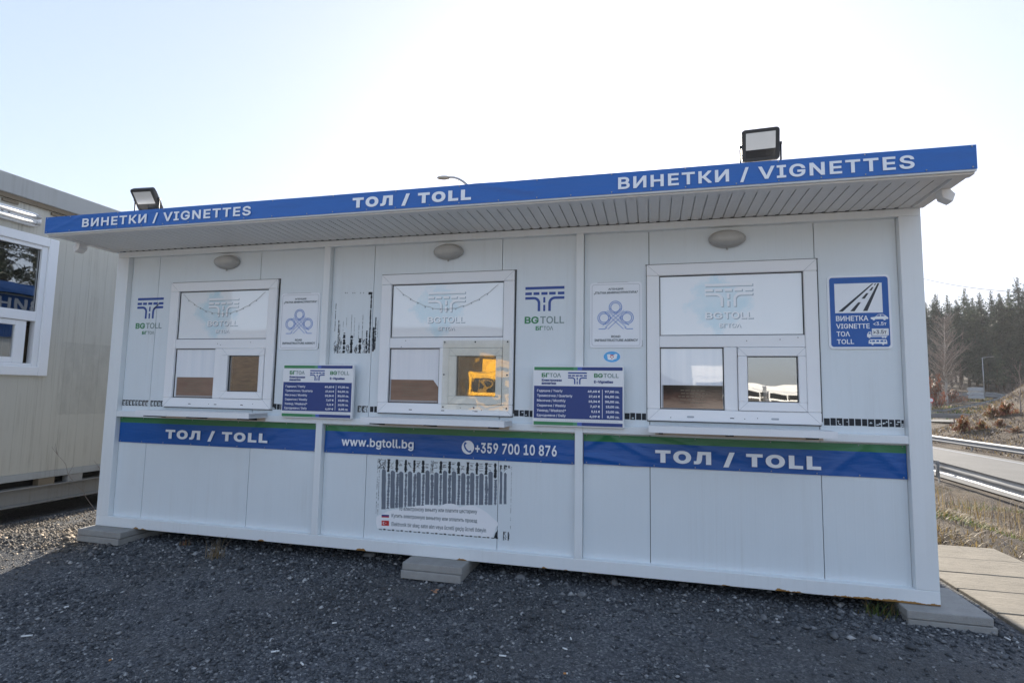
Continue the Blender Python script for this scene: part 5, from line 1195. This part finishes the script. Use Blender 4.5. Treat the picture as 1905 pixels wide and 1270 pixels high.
bz = float(Hgt(P3[0], P3[1])); lamp_post((P3[0], P3[1], bz), P3[2]-bz-.25, (P1[0]-P3[0], P1[1]-P3[1], 0), 'grey street lamp arching up from behind the roof banner', P1[2]-P3[2]+.25, .46, 1, True)
p = deep(1837, 743, 98); q1, q2 = deep(1829.5, 664.6, 98), deep(1845, 663, 98); zb = float(Hgt(p[0], p[1])); lamp_post((p[0]-.4, p[1], zb), q1[2]-zb, (q2[0]-q1[0], q2[1]-q1[1], 0), 'far street lamp with a bent pole before the dark pines', .2, .7, 2, False, False)
# overhead cable
A, B = deep(1720, 519, 60), deep(1905, 536, 45); pts = []
for i in range(41): t = -.9+3.2*i/40; q = A+(B-A)*t; pts.append((q[0], q[1], q[2]+.9*(t-.7)**2-.44))
m = MB(); m.tube(pts, .030, 'black_plastic', 4); tag(m.build('overhead_cable'), 'thin overhead cable crossing the sky above the pines', 'cable')

# ------------------------------------------------------------------ pines on the far hillside
def pine(seed, H_, light):
    R = np.random.RandomState(seed); r = thing('pine_tree', 'tall dark pine', 'tree', (0, 0, 0)); rr = random.Random(seed); m = MB(); pts = [(rr.uniform(-.06, .06)*i, rr.uniform(-.06, .06)*i, H_*i/8) for i in range(9)]; m.tube(pts, H_*.011, 'bark', 8, H_*.002)
    for q in range(22): t = rr.uniform(.12, .5); a = rr.uniform(0, 6.28); l = rr.uniform(.5, 2.0); m.tube([(0, 0, H_*t), (l*math.cos(a), l*math.sin(a), H_*t+rr.uniform(-.4, .3))], .04, 'bark', 4, .015, False)
    m.build('trunk', r); C_ = []; TT = []
    nb = 210
    for q in range(nb):
        t = .16+.84*(q/nb)**.9; tau = (t-.16)/.84; Rm = H_*.175*min(1, .55+tau/.3)*(1-tau**1.15)**.85; a = R.uniform(0, 6.28); L = Rm*R.uniform(.3, 1.25)+.02; up = R.uniform(-.05, .45)+.5*(t > .85)
        ncl = max(2, int(L/.5))
        for s_ in range(ncl):
            f = (s_+.6)/ncl
            if f < .25 and t < .8: continue
            c = np.array([L*f*math.cos(a), L*f*math.sin(a), H_*t+L*f*up*.6-.10*L*(1-f)]); k_ = R.randint(10, 18) if t < .9 else R.randint(4, 8); sp = (.26+.10*f)*min(1, .18+2.4*(1-t)/.4); C_.append(c+R.normal(0, sp, (k_, 3))*np.array([1, 1, .6])); TT.append(np.full(k_, t))
    C_ = np.concatenate(C_); n = len(C_); a = R.uniform(0, 6.28, n); e = R.uniform(-.4, 1.2, n); s_ = R.uniform(.2, .5, n)*np.clip(.35+2.2*(1-np.concatenate(TT)), .35, 1); d = np.stack([np.cos(a)*np.cos(e), np.sin(a)*np.cos(e), np.sin(e)], -1); b = np.cross(d, R.normal(0, 1, (n, 3))); b /= np.linalg.norm(b, axis=1)[:, None]
    V = np.stack([C_-b*s_[:, None]*.30, C_+b*s_[:, None]*.30, C_+d*s_[:, None]*1.35+b*s_[:, None]*.05, C_+d*s_[:, None]*1.35-b*s_[:, None]*.05], 1); F = np.arange(4*n).reshape(n, 4)
    place('crown', np_mesh('crown', V.reshape(-1, 3), F, ['pine_light' if light else 'pine_needles']), r); return r
protos = [pine(1, 24, 0), pine(2, 22, 0), pine(3, 25, 1), pine(4, 20, 0), pine(5, 26, 0)]
used = [False]*5; R = random.Random(77)
front = [(1722, 560, 128), (1739, 545, 126), (1761, 547, 132), (1778, 556, 124), (1793, 535, 128), (1808, 552, 135), (1822, 542, 126), (1843, 539, 130), (1858, 544, 123), (1875, 536, 130), (1892, 514, 121), (1908, 521, 119), (1925, 530, 121), (1945, 525, 124), (1970, 515, 128), (1700, 552, 130), (1676, 556, 132), (1650, 550, 133)]
rows = front+[(1712+19*i+R.uniform(-6, 6), R.uniform(552, 585), 142+R.uniform(-4, 6)) for i in range(14)]+[(1706+16*i+R.uniform(-5, 5), R.uniform(560, 600), 158+R.uniform(-5, 8)) for i in range(17)]
east = [(62, 38, 21), (68, 44, 24), (72, 52, 22), (66, 58, 25), (78, 60, 23), (60, 30, 19), (82, 48, 26), (74, 34, 22), (88, 66, 24)]
rows += [(1330+23*i+R.uniform(-8, 8), R.uniform(540, 580), 134+R.uniform(-8, 14)) for i in range(14)]
rows += [(1720+22*i+R.uniform(-6, 6), R.uniform(600, 640), 116+R.uniform(-2, 3)) for i in range(10) if i not in (2, 3)]
tops = {10: 'tallest pine, its pointed top reaching the overhead cable', 4: 'slim pine rising above its neighbours over the pale birch', 1: 'pine with a pointed top right beside the booth edge'}
for i, (px, pyt, Z) in enumerate(rows):
    q = deep(px, pyt, Z); z = float(Hgt(q[0], q[1])); h = q[2]-z; k_ = i % 5 if i >= len(front) else (0, 1, 4, 3, 2, 1, 0, 4, 3, 2, 4, 0, 1, 2, 4, 0, 1, 3)[i]
    if h < 4: continue
    if used[k_]: o = copy_tree(protos[k_])
    else: o = protos[k_]; used[k_] = True
    o.location = (q[0], q[1], z-.2); s_ = h/(24, 22, 25, 20, 26)[k_]; o.scale = (s_*1.1, s_*1.1, s_); o.rotation_euler = (0, 0, R.uniform(0, 6.28)); o['group'] = 'pines of the hillside wood'
    o['label'] = {True: 'tall dark pine in the front row of the hillside wood', False: 'pine crowded behind the front row of the hillside wood'}[i < len(front)] if i < len(front)+45 else 'shorter pine at the lower edge of the hillside wood'
    if i in tops: o['label'] = tops[i]
for x, y, h in east:
    o = copy_tree(protos[R.randint(0, 4)]); s_ = h/24; o.location = (x, y, float(Hgt(x, y))-.2); o.scale = (s_, s_, s_); o.rotation_euler = (0, 0, R.uniform(0, 6.28)); o['group'] = 'pines mirrored in the cabin window'; o['label'] = 'pine east of the road, mirrored in the cabin window'
# ------------------------------------------------------------------ lorries across the yard, seen mirrored in the windows
def lorry(loc, rz, mat, label, length=7.5):
    r = thing('lorry', label, 'lorry', loc, (0, 0, rz), 'lorries mirrored in the windows'); m = MB(); m.box(-1.24, 1.24, .0, 2.1, .95, 2.9, mat)
    m.add([(-1.24, -.02, 1.6), (1.24, -.02, 1.6), (1.18, .25, 2.95), (-1.18, .25, 2.95), (-1.18, 2.1, 3.1), (1.18, 2.1, 3.1)], [(0, 1, 2, 3), (3, 2, 5, 4)], mat); m.box(-1.25, 1.25, -.12, .3, .35, .95, mat); m.build('cab', r, .06)
    m = MB(); m.quad([(-1.1, -.03, 1.75), (1.1, -.03, 1.75), (1.05, .0, 2.6), (-1.05, .0, 2.6)], 'dark_glass'); m.build('windscreen', r)
    m = MB(); m.box(-.95, .95, -.03, -.005, 1.05, 1.5, 'black_plastic'); m.build('grille', r)
    for s_ in (-1, 1):
        m = MB(); m.box(s_*1.0-.2, s_*1.0+.2, -.14, -.12, .5, .72, 'reflector'); m.build('headlight', r)
        m = MB(); m.box(s_*1.42-.1, s_*1.42+.1, .1, .2, 1.7, 2.5, 'black_plastic'); m.build('mirror', r)
        for yw in (.9, length-2.2, length-.9): m = MB(); m.tube([(s_*1.2, yw, .5), (s_*.9, yw, .5)], .5, 'tyre', 20); m.tube([(s_*1.21, yw, .5), (s_*1.2, yw, .5)], .28, 'galvanised', 14); m.build('wheel', r)
    m = MB(); m.box(-1.27, 1.27, 2.4, length, 1.05, 3.9, mat); m.build('cargo_box', r, .05); m = MB(); m.box(-.45, .45, .3, length, .6, 1.04, 'black_plastic'); m.build('chassis', r)
def mirrored(px, py, dist, yp=.035):
    P = at(px, py, 'y', yp); d = ray(px, py); d = np.array([d[0], -d[1], d[2]]); d /= np.linalg.norm(d); return P+d*dist
for px, py, dist, mat, lab in ((908, 700, 29, 'truck_yellow', 'yellow lorry parked across the yard, mirrored in the middle window'), (1325, 690, 36, 'truck_white', 'white lorry closest across the yard, mirrored beside the burnt notice'), (1397, 722, 92, 'truck_white', 'white lorry at the inner edge of the row mirrored in the small right sash'), (1421, 722, 98, 'truck_white', 'white lorry second from the inner edge of the row mirrored in the small right sash'), (1447, 722, 90, 'truck_white', 'white lorry second from the outer edge of the row mirrored in the small right sash'), (1472, 720, 94, 'truck_white', 'white lorry at the outer edge of the row mirrored in the small right sash')):
    q = mirrored(px, py, dist); lorry((q[0], q[1], float(Hgt(q[0], q[1]))), math.pi+.06, mat, lab)

# ------------------------------------------------------------------ thin winter haze
HZ = NT('haze_air'); HZ.n.remove(HZ.b); pv = HZ.new('ShaderNodeVolumePrincipled'); pv.inputs['Color'].default_value = (.93, .95, .98, 1); pv.inputs['Density'].default_value = .00026; pv.inputs['Anisotropy'].default_value = .35
HZ.link(pv.outputs[0], HZ.n['Material Output'].inputs['Volume'])
tag(MB().box(-1580, 1600, -1590, 1900, -6, 62, 'haze_air').build('haze'), kind='stuff')
